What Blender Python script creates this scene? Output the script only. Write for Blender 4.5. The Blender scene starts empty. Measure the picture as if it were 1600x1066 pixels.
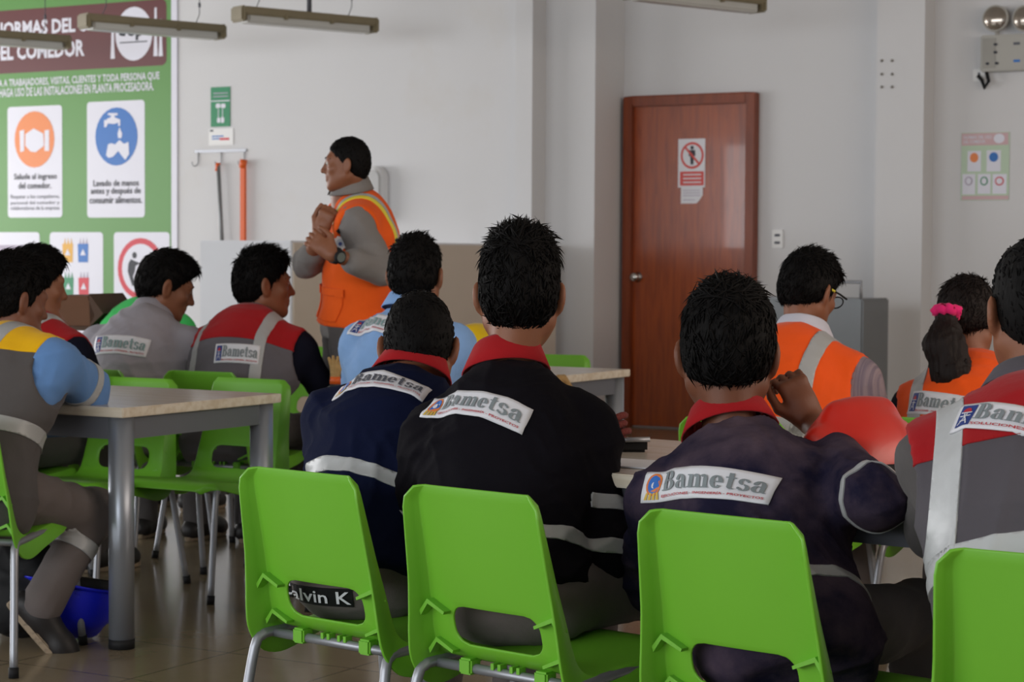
import bpy, bmesh, math, random
import numpy as np
from mathutils import Vector, Matrix, Euler
from mathutils.bvhtree import BVHTree

# ---------------------------------------------------------------- camera, world, lights
SC = bpy.context.scene
COL = SC.collection
F_PX, CAM_H, PITCH, ROLL = 3200.0, 1.205, math.atan(133 / 3200.0), 0.006
_F = Vector((0, math.cos(PITCH), -math.sin(PITCH)))
_U = Vector((0, math.sin(PITCH), math.cos(PITCH)))
_R = Vector((1, 0, 0))
CR = (_R + ROLL * _U).normalized()
CU = (_U - ROLL * _R).normalized()
CAM = Vector((0, 0, CAM_H))
cam_data = bpy.data.cameras.new('camera')
cam_data.sensor_width = 36.0
cam_data.lens = F_PX / 1600 * 36
cam_data.clip_end = 200
cam_data.dof.use_dof = True
cam_data.dof.focus_distance = 4.3
cam_data.dof.aperture_fstop = 9.5
cam = bpy.data.objects.new('camera', cam_data)
COL.objects.link(cam)
cam.matrix_world = Matrix(((CR.x, CU.x, -_F.x, 0), (CR.y, CU.y, -_F.y, 0), (CR.z, CU.z, -_F.z, CAM_H), (0, 0, 0, 1)))
SC.camera = cam

WANG = math.radians(30)
T2 = Vector((math.cos(WANG), -math.sin(WANG), 0))     # along the back wall, to the right
N2 = Vector((math.sin(WANG), math.cos(WANG), 0))      # into the back wall
R0 = Vector((1.25, 14.29, 0))
M_WALL = Matrix(((T2.x, N2.x, 0, R0.x), (T2.y, N2.y, 0, R0.y), (0, 0, 1, 0), (0, 0, 0, 1)))
M_WALL_I = M_WALL.inverted()
U0, U1, V0, V1, ZC = -10.5, 9.5, -17.5, 0.0, 3.9      # room box in wall coordinates

SC.view_settings.view_transform = 'Standard'
SC.view_settings.look = 'None'
SC.view_settings.exposure = 0.22
SC.view_settings.gamma = 1.0
SC.view_settings.use_curve_mapping = False

world = bpy.data.worlds.new('daylight'); SC.world = world
world.use_nodes = True
wb = world.node_tree.nodes['Background']
wb.inputs[0].default_value = (0.80, 0.90, 1.0, 1)
wb.inputs[1].default_value = 1.0

def area(name, loc, target, sx, sy, power, col):
    l = bpy.data.lights.new(name, 'AREA'); l.shape = 'RECTANGLE'; l.size = sx; l.size_y = sy
    l.energy = power; l.color = col
    o = bpy.data.objects.new(name, l); COL.objects.link(o)
    o.location = loc
    o.rotation_euler = (Vector(target) - Vector(loc)).to_track_quat('-Z', 'Y').to_euler()
    return o
def WP(u, v, z): return M_WALL @ Vector((u, v, z))
# daylight entering through the window bands of the left and rear walls
area('left_window_daylight', WP(U0 + .12, -6.0, 1.75), WP(0, -6.0, 1.6), 11.0, 2.2, 510, (1.0, .985, .985))
area('rear_window_daylight', WP(-1.0, V0 + .12, 2.0), WP(-1.0, 0, 1.8), 13.0, 2.0, 430, (.94, .97, 1.0))
area('right_warm_fill', WP(U1 - .12, -7.0, 2.5), WP(0, -6.0, 1.6), 8.0, 1.6, 150, (1.0, .80, .62))  # warm fill added for the right-facing wall sides, tinted like brown bounce

# ---------------------------------------------------------------- helpers
rng = random.Random(7)
def lin(c):
    c = c / 255.0
    return c / 12.92 if c <= .04045 else ((c + .055) / 1.055) ** 2.4
def rgb(r, g, b): return (lin(r), lin(g), lin(b), 1)

def pray(px, py):
    return (_F + CR * ((px - 800) / F_PX) - CU * ((py - 533) / F_PX))
def pt(px, py, Y):
    d = pray(px, py); return CAM + d * (Y / d.y)
def ptz(px, py, z):
    d = pray(px, py); return CAM + d * ((z - CAM_H) / d.z)
def wallpt(px, py, v=0.0):
    d = M_WALL_I.to_3x3() @ pray(px, py); o = M_WALL_I @ CAM
    k = (v - o.y) / d.y
    return o + d * k                                   # in wall coordinates (u, v, z)

MATS = {}
def mat(name, col, rough=.6, spec=.4, metal=0.0, var=.12, vscale=6.0, bump=0.0, bscale=60.0, stain=None, sscale=3.0, smin=.5, smax=.75,
        wave=None, sheen=0.0, coat=0.0, aniso=None, bump2=0.0, b2scale=12.0):
    if name in MATS: return MATS[name]
    m = bpy.data.materials.new(name); m.use_nodes = True
    nt = m.node_tree; N = nt.nodes; L = nt.links
    b = N['Principled BSDF']
    b.inputs['Roughness'].default_value = rough
    b.inputs['Specular IOR Level'].default_value = spec
    b.inputs['Metallic'].default_value = metal
    b.inputs['Sheen Weight'].default_value = sheen
    b.inputs['Coat Weight'].default_value = coat
    tc = N.new('ShaderNodeTexCoord')
    n1 = N.new('ShaderNodeTexNoise'); n1.inputs['Scale'].default_value = vscale; n1.inputs['Detail'].default_value = 5
    L.new(tc.outputs['Object'], n1.inputs['Vector'])
    mx = N.new('ShaderNodeMix'); mx.data_type = 'RGBA'
    lo = tuple(max(0, c * (1 - var)) for c in col[:3]) + (1,); hi = tuple(min(1, c * (1 + var)) for c in col[:3]) + (1,)
    mx.inputs['A'].default_value = lo; mx.inputs['B'].default_value = hi
    L.new(n1.outputs['Fac'], mx.inputs['Factor'])
    out = mx.outputs['Result']
    if wave:
        wcol, wsc, wdist, wamt = wave
        mp = N.new('ShaderNodeMapping'); mp.inputs['Scale'].default_value = wsc
        L.new(tc.outputs['Object'], mp.inputs['Vector'])
        wn = N.new('ShaderNodeTexNoise'); wn.inputs['Scale'].default_value = 4; wn.inputs['Detail'].default_value = 8; wn.inputs['Distortion'].default_value = wdist
        L.new(mp.outputs['Vector'], wn.inputs['Vector'])
        cr = N.new('ShaderNodeValToRGB'); cr.color_ramp.elements[0].position = .42; cr.color_ramp.elements[1].position = .62
        cr.color_ramp.elements[0].color = (0, 0, 0, 1); cr.color_ramp.elements[1].color = (wamt, wamt, wamt, 1)
        L.new(wn.outputs['Fac'], cr.inputs['Fac'])
        m2 = N.new('ShaderNodeMix'); m2.data_type = 'RGBA'
        m2.inputs['B'].default_value = wcol
        L.new(out, m2.inputs['A']); L.new(cr.outputs['Color'], m2.inputs['Factor']); out = m2.outputs['Result']
    if stain:
        n2 = N.new('ShaderNodeTexNoise'); n2.inputs['Scale'].default_value = sscale; n2.inputs['Detail'].default_value = 7; n2.inputs['Roughness'].default_value = .6
        L.new(tc.outputs['Object'], n2.inputs['Vector'])
        cr = N.new('ShaderNodeValToRGB'); cr.color_ramp.elements[0].position = smin; cr.color_ramp.elements[1].position = smax
        cr.color_ramp.elements[0].color = (0, 0, 0, 1); cr.color_ramp.elements[1].color = (stain[3],) * 3 + (1,)
        L.new(n2.outputs['Fac'], cr.inputs['Fac'])
        m3 = N.new('ShaderNodeMix'); m3.data_type = 'RGBA'; m3.inputs['B'].default_value = tuple(stain[:3]) + (1,)
        L.new(out, m3.inputs['A']); L.new(cr.outputs['Color'], m3.inputs['Factor']); out = m3.outputs['Result']
    L.new(out, b.inputs['Base Color'])
    if bump or bump2:
        last = None
        for st, scl in ((bump, bscale), (bump2, b2scale)):
            if not st: continue
            n3 = N.new('ShaderNodeTexNoise'); n3.inputs['Scale'].default_value = scl; n3.inputs['Detail'].default_value = 4
            if aniso:
                mp = N.new('ShaderNodeMapping'); mp.inputs['Scale'].default_value = aniso
                L.new(tc.outputs['Object'], mp.inputs['Vector']); L.new(mp.outputs['Vector'], n3.inputs['Vector'])
            else:
                L.new(tc.outputs['Object'], n3.inputs['Vector'])
            bp = N.new('ShaderNodeBump'); bp.inputs['Strength'].default_value = st; bp.inputs['Distance'].default_value = .01
            L.new(n3.outputs['Fac'], bp.inputs['Height'])
            if last: L.new(last.outputs['Normal'], bp.inputs['Normal'])
            last = bp
        L.new(last.outputs['Normal'], b.inputs['Normal'])
    MATS[name] = m
    return m

def link(name, me, m=None, parent=None, mw=None):
    o = bpy.data.objects.new(name, me); COL.objects.link(o)
    if m is not None and hasattr(me, 'materials'):
        me.materials.clear()
        for k in (m if isinstance(m, (list, tuple)) else [m]): me.materials.append(k)
    if parent is not None: o.parent = parent
    if mw is not None: o.matrix_local = mw
    return o
def tag(o, label, cat, group=None):
    o['label'] = label; o['category'] = cat
    if group: o['group'] = group
    return o
def thing(name, label, cat, mw=None, group=None):
    o = bpy.data.objects.new(name, None); COL.objects.link(o); o.empty_display_size = .1
    if mw is not None: o.matrix_world = mw
    return tag(o, label, cat, group)
def structure(name, me, m, mw=None, parent=None):
    o = link(name, me, m, parent, mw)
    if parent is None: o['kind'] = 'structure'
    return o
def copy_tree(o, parent=None):
    c = o.copy(); COL.objects.link(c); c.parent = parent
    for ch in list(o.children): copy_tree(ch, c)
    return c

class MB:
    """collects simple solids into one mesh"""
    def __init__(s): s.v = []; s.f = []; s.sm = []
    def add(s, vs, fs, smooth=False):
        b = len(s.v); s.v += [tuple(v) for v in vs]; s.f += [tuple(b + i for i in f) for f in fs]; s.sm += [smooth] * len(fs); return s
    def box(s, x0, x1, y0, y1, z0, z1, M=None):
        vs = [Vector((x, y, z)) for z in (z0, z1) for y in (y0, y1) for x in (x0, x1)]
        if M: vs = [M @ v for v in vs]
        return s.add(vs, [(0, 2, 3, 1), (4, 5, 7, 6), (0, 1, 5, 4), (2, 6, 7, 3), (0, 4, 6, 2), (1, 3, 7, 5)])
    def tube(s, pts, r, n=10, cap=True):
        pts = [Vector(p) for p in pts]; rs = r if isinstance(r, (list, tuple)) else [r] * len(pts)
        rings = []; up = None
        for i, p in enumerate(pts):
            d = (pts[min(i + 1, len(pts) - 1)] - pts[max(i - 1, 0)]).normalized()
            if up is None:
                up = Vector((0, 0, 1)) if abs(d.z) < .9 else Vector((1, 0, 0))
            a = d.cross(up).normalized(); up = a.cross(d).normalized()
            rings.append([p + (a * math.cos(2 * math.pi * k / n) + up * math.sin(2 * math.pi * k / n)) * rs[i] for k in range(n)])
        vs = [v for rg in rings for v in rg]
        fs = [(i * n + k, (i + 1) * n + k, (i + 1) * n + (k + 1) % n, i * n + (k + 1) % n) for i in range(len(pts) - 1) for k in range(n)]
        s.add(vs, fs, True)
        if cap:
            s.add(rings[0], [tuple(range(n))]); s.add(rings[-1], [tuple(reversed(range(n)))])
        return s
    def lathe(s, prof, n=24, M=None, close=False):
        vs = []
        for r, z in prof:
            for k in range(n):
                a = 2 * math.pi * k / n; v = Vector((r * math.cos(a), r * math.sin(a), z)); vs.append(M @ v if M else v)
        fs = [(i * n + k, i * n + (k + 1) % n, (i + 1) * n + (k + 1) % n, (i + 1) * n + k) for i in range(len(prof) - 1) for k in range(n)]
        return s.add(vs, fs, True)
    def prism(s, poly, y0, y1, M=None):
        """poly in (x, z), extruded along y"""
        n = len(poly); vs = [Vector((x, y, z)) for y in (y0, y1) for x, z in poly]
        if M: vs = [M @ v for v in vs]
        return s.add(vs, [tuple(range(n)), tuple(range(2 * n - 1, n - 1, -1))] + [(i, i + n, (i + 1) % n + n, (i + 1) % n) for i in range(n)])
    def mesh(s, name='m', bevel=0.0, seg=2):
        me = bpy.data.meshes.new(name); me.from_pydata(s.v, [], s.f)
        me.polygons.foreach_set('use_smooth', s.sm)
        bm = bmesh.new(); bm.from_mesh(me)
        bmesh.ops.remove_doubles(bm, verts=bm.verts, dist=1e-6)
        bmesh.ops.recalc_face_normals(bm, faces=bm.faces)
        if bevel:
            ed = [e for e in bm.edges if len(e.link_faces) == 2 and e.calc_face_angle(0) > .6]
            bmesh.ops.bevel(bm, geom=ed, offset=bevel, segments=seg, affect='EDGES', clamp_overlap=True)
        bm.to_mesh(me); bm.free()
        return me
def rrect(x0, x1, z0, z1, r, n=4):
    P = []
    for cx, cz, a in ((x1 - r, z1 - r, 0), (x0 + r, z1 - r, 90), (x0 + r, z0 + r, 180), (x1 - r, z0 + r, 270)):
        for k in range(n + 1):
            t = math.radians(a + 90 * k / n); P.append((cx + r * math.cos(t), cz + r * math.sin(t)))
    return P
def disc(cx, cz, rx, rz=None, n=28):
    rz = rz or rx
    return [(cx + rx * math.cos(2 * math.pi * k / n), cz + rz * math.sin(2 * math.pi * k / n)) for k in range(n)]
def trs(loc, yaw=0.0, sc=1.0):
    return Matrix.Translation(loc) @ Matrix.Rotation(-math.radians(yaw), 4, 'Z') @ Matrix.Scale(sc, 4)

# ---------------------------------------------------------------- lettering
def text_polys(s, bold=0.0):
    cu = bpy.data.curves.new('t', 'FONT'); cu.body = s; cu.size = 1.0; cu.offset = bold; cu.resolution_u = 2
    ob = bpy.data.objects.new('t', cu)
    me = bpy.data.meshes.new_from_object(ob)
    V = [(v.co.x, v.co.y) for v in me.vertices]; Fc = [tuple(p.vertices) for p in me.polygons]
    bpy.data.objects.remove(ob); bpy.data.curves.remove(cu); bpy.data.meshes.remove(me)
    return V, Fc
def fit(VF, x0, x1, z0, z1):
    V, Fc = VF
    ax = min(v[0] for v in V); bx = max(v[0] for v in V); az = min(v[1] for v in V); bz = max(v[1] for v in V)
    return [(x0 + (v[0] - ax) / (bx - ax) * (x1 - x0), z0 + (v[1] - az) / (bz - az) * (z1 - z0)) for v in V], Fc
def flat_mesh(VF, y, flip=True):
    """2-D lettering (x, z) as a thin sheet at depth y facing -y"""
    V, Fc = VF
    me = bpy.data.meshes.new('lettering'); me.from_pydata([(x, y, z) for x, z in V], [], Fc); me.update()
    return me
def _band(cx, cy, rx, ry, a0, a1, T, t, n=12):
    V = []; Fc = []
    for i in range(n + 1):
        a = math.radians(a0 + (a1 - a0) * i / n)
        V += [(cx + rx * math.cos(a), cy + ry * math.sin(a)), (cx + (rx - T) * math.cos(a), cy + (ry - t) * math.sin(a))]
    for i in range(n): Fc.append((2 * i, 2 * i + 2, 2 * i + 3, 2 * i + 1))
    return V, Fc
def _rect(x0, x1, z0, z1):
    n = max(1, round((x1 - x0) / .12)); k = max(1, round((z1 - z0) / .16))
    return ([(x0 + (x1 - x0) * i / n, z0 + (z1 - z0) * j / k) for j in range(k + 1) for i in range(n + 1)],
            [(j * (n + 1) + i, j * (n + 1) + i + 1, (j + 1) * (n + 1) + i + 1, (j + 1) * (n + 1) + i) for j in range(k) for i in range(n)])
def _join(ps):
    V = []; Fc = []
    for v, f in ps:
        b = len(V); V += v; Fc += [tuple(b + i for i in q) for q in f]
    return V, Fc
GLY = {
 'B': (1.12, [_rect(.14, .44, 0, 1.45), _rect(0, .56, 0, .09), _rect(0, .56, 1.36, 1.45), _band(.54, 1.09, .40, .36, -90, 90, .29, .09), _band(.56, .39, .46, .39, -90, 90, .31, .09),
       _rect(.44, .56, .69, .78)]),
 'a': (.92, [_rect(.48, .76, .08, .72), _band(.40, .68, .36, .33, 0, 165, .28, .10), (disc(.17, .74, .13, .13, 12), [tuple(range(12))]), _band(.33, .29, .33, .29, 90, 270, .27, .09),
       _rect(.33, .5, .50, .58), _rect(.33, .5, 0, .09), _band(.78, .12, .16, .12, 180, 320, .1, .08, 6)]),
 'm': (1.50, [_rect(.10, .38, 0, .98), _rect(.60, .88, 0, .7), _rect(1.10, 1.38, 0, .7), _band(.61, .68, .27, .32, 0, 150, .26, .14), _band(1.11, .68, .27, .32, 0, 150, .26, .14),
       _rect(0, .46, 0, .09), _rect(.52, .96, 0, .09), _rect(1.02, 1.46, 0, .09), _rect(0, .2, .90, .98)]),
 'e': (.88, [_band(.41, .5, .41, .5, 0, 325, .29, .10, 22), _rect(.14, .82, .46, .55)]),
 't': (.68, [_rect(.16, .44, .15, 1.3), _rect(0, .62, .88, .98), _band(.46, .24, .30, .24, 180, 310, .28, .10)]),
 's': (.78, [_band(.36, .73, .33, .27, 20, 260, .24, .10), _band(.38, .28, .35, .28, -160, 90, .25, .10), (disc(.60, .80, .09, .1, 10), [tuple(range(10))]), (disc(.11, .20, .09, .1, 10), [tuple(range(10))])]),
}
def serif_word(w):
    x = 0; ps = []
    for ch in w:
        adv, g = GLY[ch]
        for v, f in g: ps.append(([(a + x, b) for a, b in v], f))
        x += adv + .04
    return _join(ps)

# ---------------------------------------------------------------- implicit surfaces (organic shapes)
def smin(a, b, k):
    h = np.clip(.5 + .5 * (b - a) / k, 0, 1)
    return b + (a - b) * h - k * h * (1 - h)
class Field:
    def __init__(s): s.ops = []
    def rc(s, a, b, r1, r2=None, k=.03, flat=None, op='u'):
        r2 = r1 if r2 is None else r2
        s.ops.append(('rc', np.array(a, float), np.array(b, float), r1, r2, k, flat, op)); return s
    def el(s, c, r, k=.03, R=None, op='u'):
        s.ops.append(('el', np.array(c, float), np.array(r, float), None if R is None else np.array(R, float), 0, k, None, op)); return s
    def plane(s, co, no, k=.01):
        """keep the side the normal points to"""
        s.ops.append(('pl', np.array(co, float), np.array(no, float), 0, 0, k, None, 'i')); return s
    def mesh(s, h, grow=0.0):
        lo = np.full(3, 1e9); hi = -lo
        bbs = []
        for o in s.ops:
            if o[0] == 'rc':
                r = max(o[3], o[4]); l = np.minimum(o[1], o[2]) - r; g = np.maximum(o[1], o[2]) + r
            elif o[0] == 'el':
                r = o[2].max(); l = o[1] - r; g = o[1] + r
            else: l = g = None
            if l is not None and o[7] == 'u': lo = np.minimum(lo, l); hi = np.maximum(hi, g)
            bbs.append((l, g))
        lo = lo - 4 * h - grow - .02; hi = hi + 4 * h + grow + .02
        n = np.ceil((hi - lo) / h).astype(int) + 1
        ax = [(lo[i] + h * np.arange(n[i])).astype(np.float32) for i in range(3)]
        D = np.full(n, .5, np.float32)
        for o, (l, g) in zip(s.ops, bbs):
            k = o[5]
            if l is None: sl = [slice(0, n[i]) for i in range(3)]
            else:
                pad = k + 3 * h + grow
                sl = [slice(max(0, int((l[i] - pad - lo[i]) / h)), min(n[i], int((g[i] + pad - lo[i]) / h) + 2)) for i in range(3)]
            if any(q.stop <= q.start for q in sl): continue
            X = ax[0][sl[0]][:, None, None]; Y = ax[1][sl[1]][None, :, None]; Z = ax[2][sl[2]][None, None, :]
            if o[0] == 'rc':
                a, b = o[1], o[2]; ba = b - a; L2 = max(float(ba @ ba), 1e-9)
                px, py, pz = X - a[0], Y - a[1], Z - a[2]
                t = np.clip((px * ba[0] + py * ba[1] + pz * ba[2]) / L2, 0, 1)
                qx, qy, qz = px - t * ba[0], py - t * ba[1], pz - t * ba[2]
                if o[6] is not None:
                    f, q = o[6]; dd = (qx * f[0] + qy * f[1] + qz * f[2]) * (q - 1)
                    qx, qy, qz = qx + dd * f[0], qy + dd * f[1], qz + dd * f[2]
                d = np.sqrt(qx * qx + qy * qy + qz * qz) - (o[3] + (o[4] - o[3]) * t)
            elif o[0] == 'el':
                px, py, pz = X - o[1][0], Y - o[1][1], Z - o[1][2]
                if o[3] is not None:
                    R = o[3]
                    px, py, pz = px * R[0, 0] + py * R[1, 0] + pz * R[2, 0], px * R[0, 1] + py * R[1, 1] + pz * R[2, 1], px * R[0, 2] + py * R[1, 2] + pz * R[2, 2]
                r = o[2]
                k0 = np.sqrt((px / r[0]) ** 2 + (py / r[1]) ** 2 + (pz / r[2]) ** 2)
                k1 = np.sqrt((px / r[0] ** 2) ** 2 + (py / r[1] ** 2) ** 2 + (pz / r[2] ** 2) ** 2)
                d = k0 * (k0 - 1) / np.maximum(k1, 1e-6)
            else:
                d = -((X - o[1][0]) * o[2][0] + (Y - o[1][1]) * o[2][1] + (Z - o[1][2]) * o[2][2])
            A = D[tuple(sl)]
            if o[7] == 'u': D[tuple(sl)] = smin(A, d, k)
            elif o[7] == 's': D[tuple(sl)] = -smin(-A, d, k)
            else: D[tuple(sl)] = -smin(-A, -d, k)
        return surfnets(D - grow, lo, h)
_CN = [(i, j, k) for i in (0, 1) for j in (0, 1) for k in (0, 1)]
_ED = [(a, b) for a in range(8) for b in range(a + 1, 8) if sum(abs(_CN[a][i] - _CN[b][i]) for i in range(3)) == 1]
def surfnets(D, o, h):
    S = D < 0
    sh = [x - 1 for x in D.shape]
    c = np.zeros(sh, np.int8)
    for (i, j, k) in _CN: c += S[i:sh[0] + i, j:sh[1] + j, k:sh[2] + k]
    act = (c > 0) & (c < 8)
    idx = np.argwhere(act); n = len(idx)
    vid = np.full(sh, -1, np.int32); vid[act] = np.arange(n, dtype=np.int32)
    val = np.stack([D[idx[:, 0] + i, idx[:, 1] + j, idx[:, 2] + k] for (i, j, k) in _CN], 1)
    acc = np.zeros((n, 3)); cnt = np.zeros(n)
    for a, b in _ED:
        va, vb = val[:, a], val[:, b]; m = (va < 0) != (vb < 0)
        t = np.where(m, va / np.where(m, va - vb, 1), 0)
        ca, cb = np.array(_CN[a], float), np.array(_CN[b], float)
        acc += np.where(m[:, None], ca + t[:, None] * (cb - ca), 0); cnt += m
    V = o + h * (idx + acc / np.maximum(cnt, 1)[:, None])
    Q = []
    for axi in range(3):
        u, w = (axi + 1) % 3, (axi + 2) % 3
        s0 = [slice(None)] * 3; s1 = [slice(None)] * 3; s0[axi] = slice(0, -1); s1[axi] = slice(1, None)
        A, B = S[tuple(s0)], S[tuple(s1)]
        e = np.argwhere(A != B)
        ok = (e[:, u] > 0) & (e[:, w] > 0) & (e[:, u] < sh[u]) & (e[:, w] < sh[w])
        e = e[ok]
        ins = A[tuple(e.T)]
        def cell(du, dw):
            q = e.copy(); q[:, u] += du; q[:, w] += dw; return vid[tuple(q.T)]
        q = np.stack([cell(-1, -1), cell(0, -1), cell(0, 0), cell(-1, 0)], 1)
        q[~ins] = q[~ins][:, ::-1]
        Q.append(q)
    return V, np.concatenate(Q)
def np_mesh(name, V, Q):
    me = bpy.data.meshes.new(name)
    me.vertices.add(len(V)); me.vertices.foreach_set('co', np.asarray(V, np.float32).ravel())
    k = Q.shape[1]
    me.loops.add(len(Q) * k); me.loops.foreach_set('vertex_index', Q.astype(np.int32).ravel())
    me.polygons.add(len(Q)); me.polygons.foreach_set('loop_start', np.arange(0, len(Q) * k, k, dtype=np.int32))
    me.polygons.foreach_set('use_smooth', np.ones(len(Q), bool))
    me.update(calc_edges=True); me.validate()
    return me
def v_normals(V, Q):
    n = np.cross(V[Q[:, 2]] - V[Q[:, 0]], V[Q[:, 3]] - V[Q[:, 1]])
    N = np.zeros_like(V)
    for i in range(4): np.add.at(N, Q[:, i], n)
    return N / np.maximum(np.linalg.norm(N, axis=1), 1e-9)[:, None]
def relax(V, Q, it=2):
    for _ in range(it):
        A = np.zeros_like(V); c = np.zeros(len(V))
        for i in range(4):
            for j in (1, 3):
                np.add.at(A, Q[:, i], V[Q[:, (i + j) % 4]]); np.add.at(c, Q[:, i], 1)
        V = .5 * V + .5 * A / np.maximum(c, 1)[:, None]
    return V
def wrinkle(V, seed, amp, sc=1.0, ani=(1, 1, 1.6)):
    r = np.random.RandomState(seed); P = V * np.array(ani) * sc
    out = np.zeros(len(V))
    for f, a in ((10, 1.0), (19, .9), (33, .7), (60, .35)):
        d1, d2, d3 = (r.randn(3) for _ in range(3))
        d1, d2, d3 = (d / np.linalg.norm(d) for d in (d1, d2, d3))
        w = np.sin(P @ d2 * f * .7 + r.rand() * 6) * 1.6
        x = np.sin(P @ d1 * f + w + r.rand() * 6)
        m = .5 + .5 * np.sin(P @ d3 * f * .45 + r.rand() * 6)
        out += a * (1 - np.abs(x)) ** 1.5 * m
    return amp * (out - .55)
# ---------------------------------------------------------------- materials of the place
M_wall = mat('white_paint', rgb(211, 211, 213), rough=.75, spec=.2, var=.03, vscale=1.2, stain=rgb(196, 186, 168)[:3] + (.55,), sscale=.55, smin=.60, smax=.85, bump=.02, bscale=90)
M_ceil = mat('ceiling_paint', rgb(200, 198, 194), rough=.9, spec=.1)
M_green = mat('lime_plastic', rgb(110, 178, 46), rough=.40, spec=.45, var=.05, vscale=3, bump=.015, bscale=240, stain=rgb(70, 100, 30)[:3] + (.35,), sscale=7, smin=.66, smax=.8)
M_steel = mat('grey_tube', rgb(150, 152, 158), rough=.38, metal=.55, spec=.5, var=.05)
M_legs = mat('silver_leg', rgb(150, 155, 164), rough=.36, metal=.6, spec=.5, var=.05, vscale=2)
M_apron = mat('apron_grey', rgb(108, 110, 118), rough=.5, metal=.3, var=.05)
M_black = mat('black_rubber', rgb(22, 22, 24), rough=.7, spec=.3, var=.2)
M_top = mat('laminate', rgb(196, 188, 178), rough=.22, spec=.5, var=.04, vscale=3, wave=(rgb(176, 160, 140), (1, 9, 1), .5, .5))
M_edge = mat('laminate_edge', rgb(214, 204, 188), rough=.4, var=.04, wave=(rgb(186, 168, 142), (1.0, 8, 8), .4, .6))
M_doorw = mat('door_wood', rgb(156, 70, 24), rough=.24, spec=.5, var=.10, vscale=2.0, wave=(rgb(118, 48, 18), (9, 9, .7), .6, .6), bump=.02, bscale=30, coat=.35)
M_framew = mat('frame_wood', rgb(128, 58, 26), rough=.35, spec=.4, var=.12, wave=(rgb(98, 40, 16), (8, 8, .8), .5, .5))
M_chrome = mat('chrome', rgb(200, 198, 195), rough=.18, metal=1.0, var=.03)
M_base = mat('baseboard_grey', rgb(108, 104, 98), rough=.5, var=.1)
M_white = mat('white_plastic', rgb(226, 226, 226), rough=.4, var=.02)
M_paper = mat('paper_white', rgb(222, 222, 228), rough=.55, spec=.3, var=.02)
M_pgreen = mat('poster_green', rgb(88, 142, 68), rough=.42, spec=.4, var=.05, vscale=1.5)
M_brown = mat('poster_brown', rgb(92, 36, 38), rough=.42, spec=.4, var=.05)
M_pwhite = mat('poster_white', rgb(218, 218, 230), rough=.42, spec=.4, var=.02)
M_ink = mat('ink_dark', rgb(38, 40, 50), rough=.5, var=.05)
M_inkg = mat('ink_grey', rgb(80, 82, 92), rough=.5, var=.05)
M_orange = mat('ink_orange', rgb(226, 128, 60), rough=.42, var=.03)
M_blue = mat('ink_blue', rgb(24, 104, 184), rough=.42, var=.03)
M_red = mat('ink_red', rgb(200, 40, 58), rough=.42, var=.03)
M_sgreen = mat('ink_green', rgb(20, 130, 84), rough=.42, var=.03)
M_yel = mat('ink_yellow', rgb(222, 168, 60), rough=.45, var=.03)
M_lilac = mat('ink_lilac', rgb(170, 160, 180), rough=.5, var=.3, vscale=40)
M_floor = mat('polished_floor', rgb(138, 124, 102), rough=.16, spec=.5, var=.14, vscale=2.2, stain=rgb(112, 98, 78)[:3] + (.7,), sscale=1.4, smin=.45, smax=.7, bump=.012, bscale=20)
def _floor_joints():
    nt = M_floor.node_tree; N = nt.nodes; L = nt.links; b = N['Principled BSDF']
    src = b.inputs['Base Color'].links[0].from_socket
    br = N.new('ShaderNodeTexBrick'); br.offset = 0; br.inputs['Scale'].default_value = 1.0
    br.inputs['Brick Width'].default_value = .45; br.inputs['Row Height'].default_value = .45; br.inputs['Mortar Size'].default_value = .004
    tc = N.new('ShaderNodeTexCoord'); L.new(tc.outputs['Object'], br.inputs['Vector'])
    mx = N.new('ShaderNodeMix'); mx.data_type = 'RGBA'; mx.inputs['B'].default_value = rgb(70, 62, 50)
    sc = N.new('ShaderNodeMath'); sc.operation = 'MULTIPLY'; sc.inputs[1].default_value = .6
    L.new(br.outputs['Fac'], sc.inputs[0]); L.new(sc.outputs[0], mx.inputs['Factor']); L.new(src, mx.inputs['A'])
    L.new(mx.outputs['Result'], b.inputs['Base Color'])
_floor_joints()

# ---------------------------------------------------------------- the room
def vprism(mb, poly, z0, z1):
    n = len(poly)
    mb.add([(x, y, z) for z in (z0, z1) for x, y in poly], [tuple(reversed(range(n))), tuple(range(n, 2 * n))] + [(i, (i + 1) % n, (i + 1) % n + n, i + n) for i in range(n)])
    return mb
def uat(px, v, py=400): return wallpt(px, py, v).x
VA, VP, VB, VC, VD = -.58, -.63, -.44, 0.0, -.20
plan = [(U0, .25), (U0, VA), (uat(803, VP), VA), (uat(803, VP), VP), (uat(830, VP), VP), (uat(830, VP), VB), (uat(928, VB), VB), (uat(928, VB), VC),
        (uat(1366, VD), VC), (uat(1366, VD), VD), (uat(1440, VD), VD), (uat(1440, VD), VC), (U1, VC), (U1, .25)]
structure('wall_back', vprism(MB(), plan, 0, ZC).mesh('wall_back'), M_wall, M_WALL)
structure('floor', MB().box(U0, U1, V0, .25, -.12, 0).mesh('floor'), M_floor, M_WALL)
structure('ceiling', MB().box(U0, U1, V0, .25, ZC, ZC + .15).mesh('ceiling'), M_ceil, M_WALL)
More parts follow.
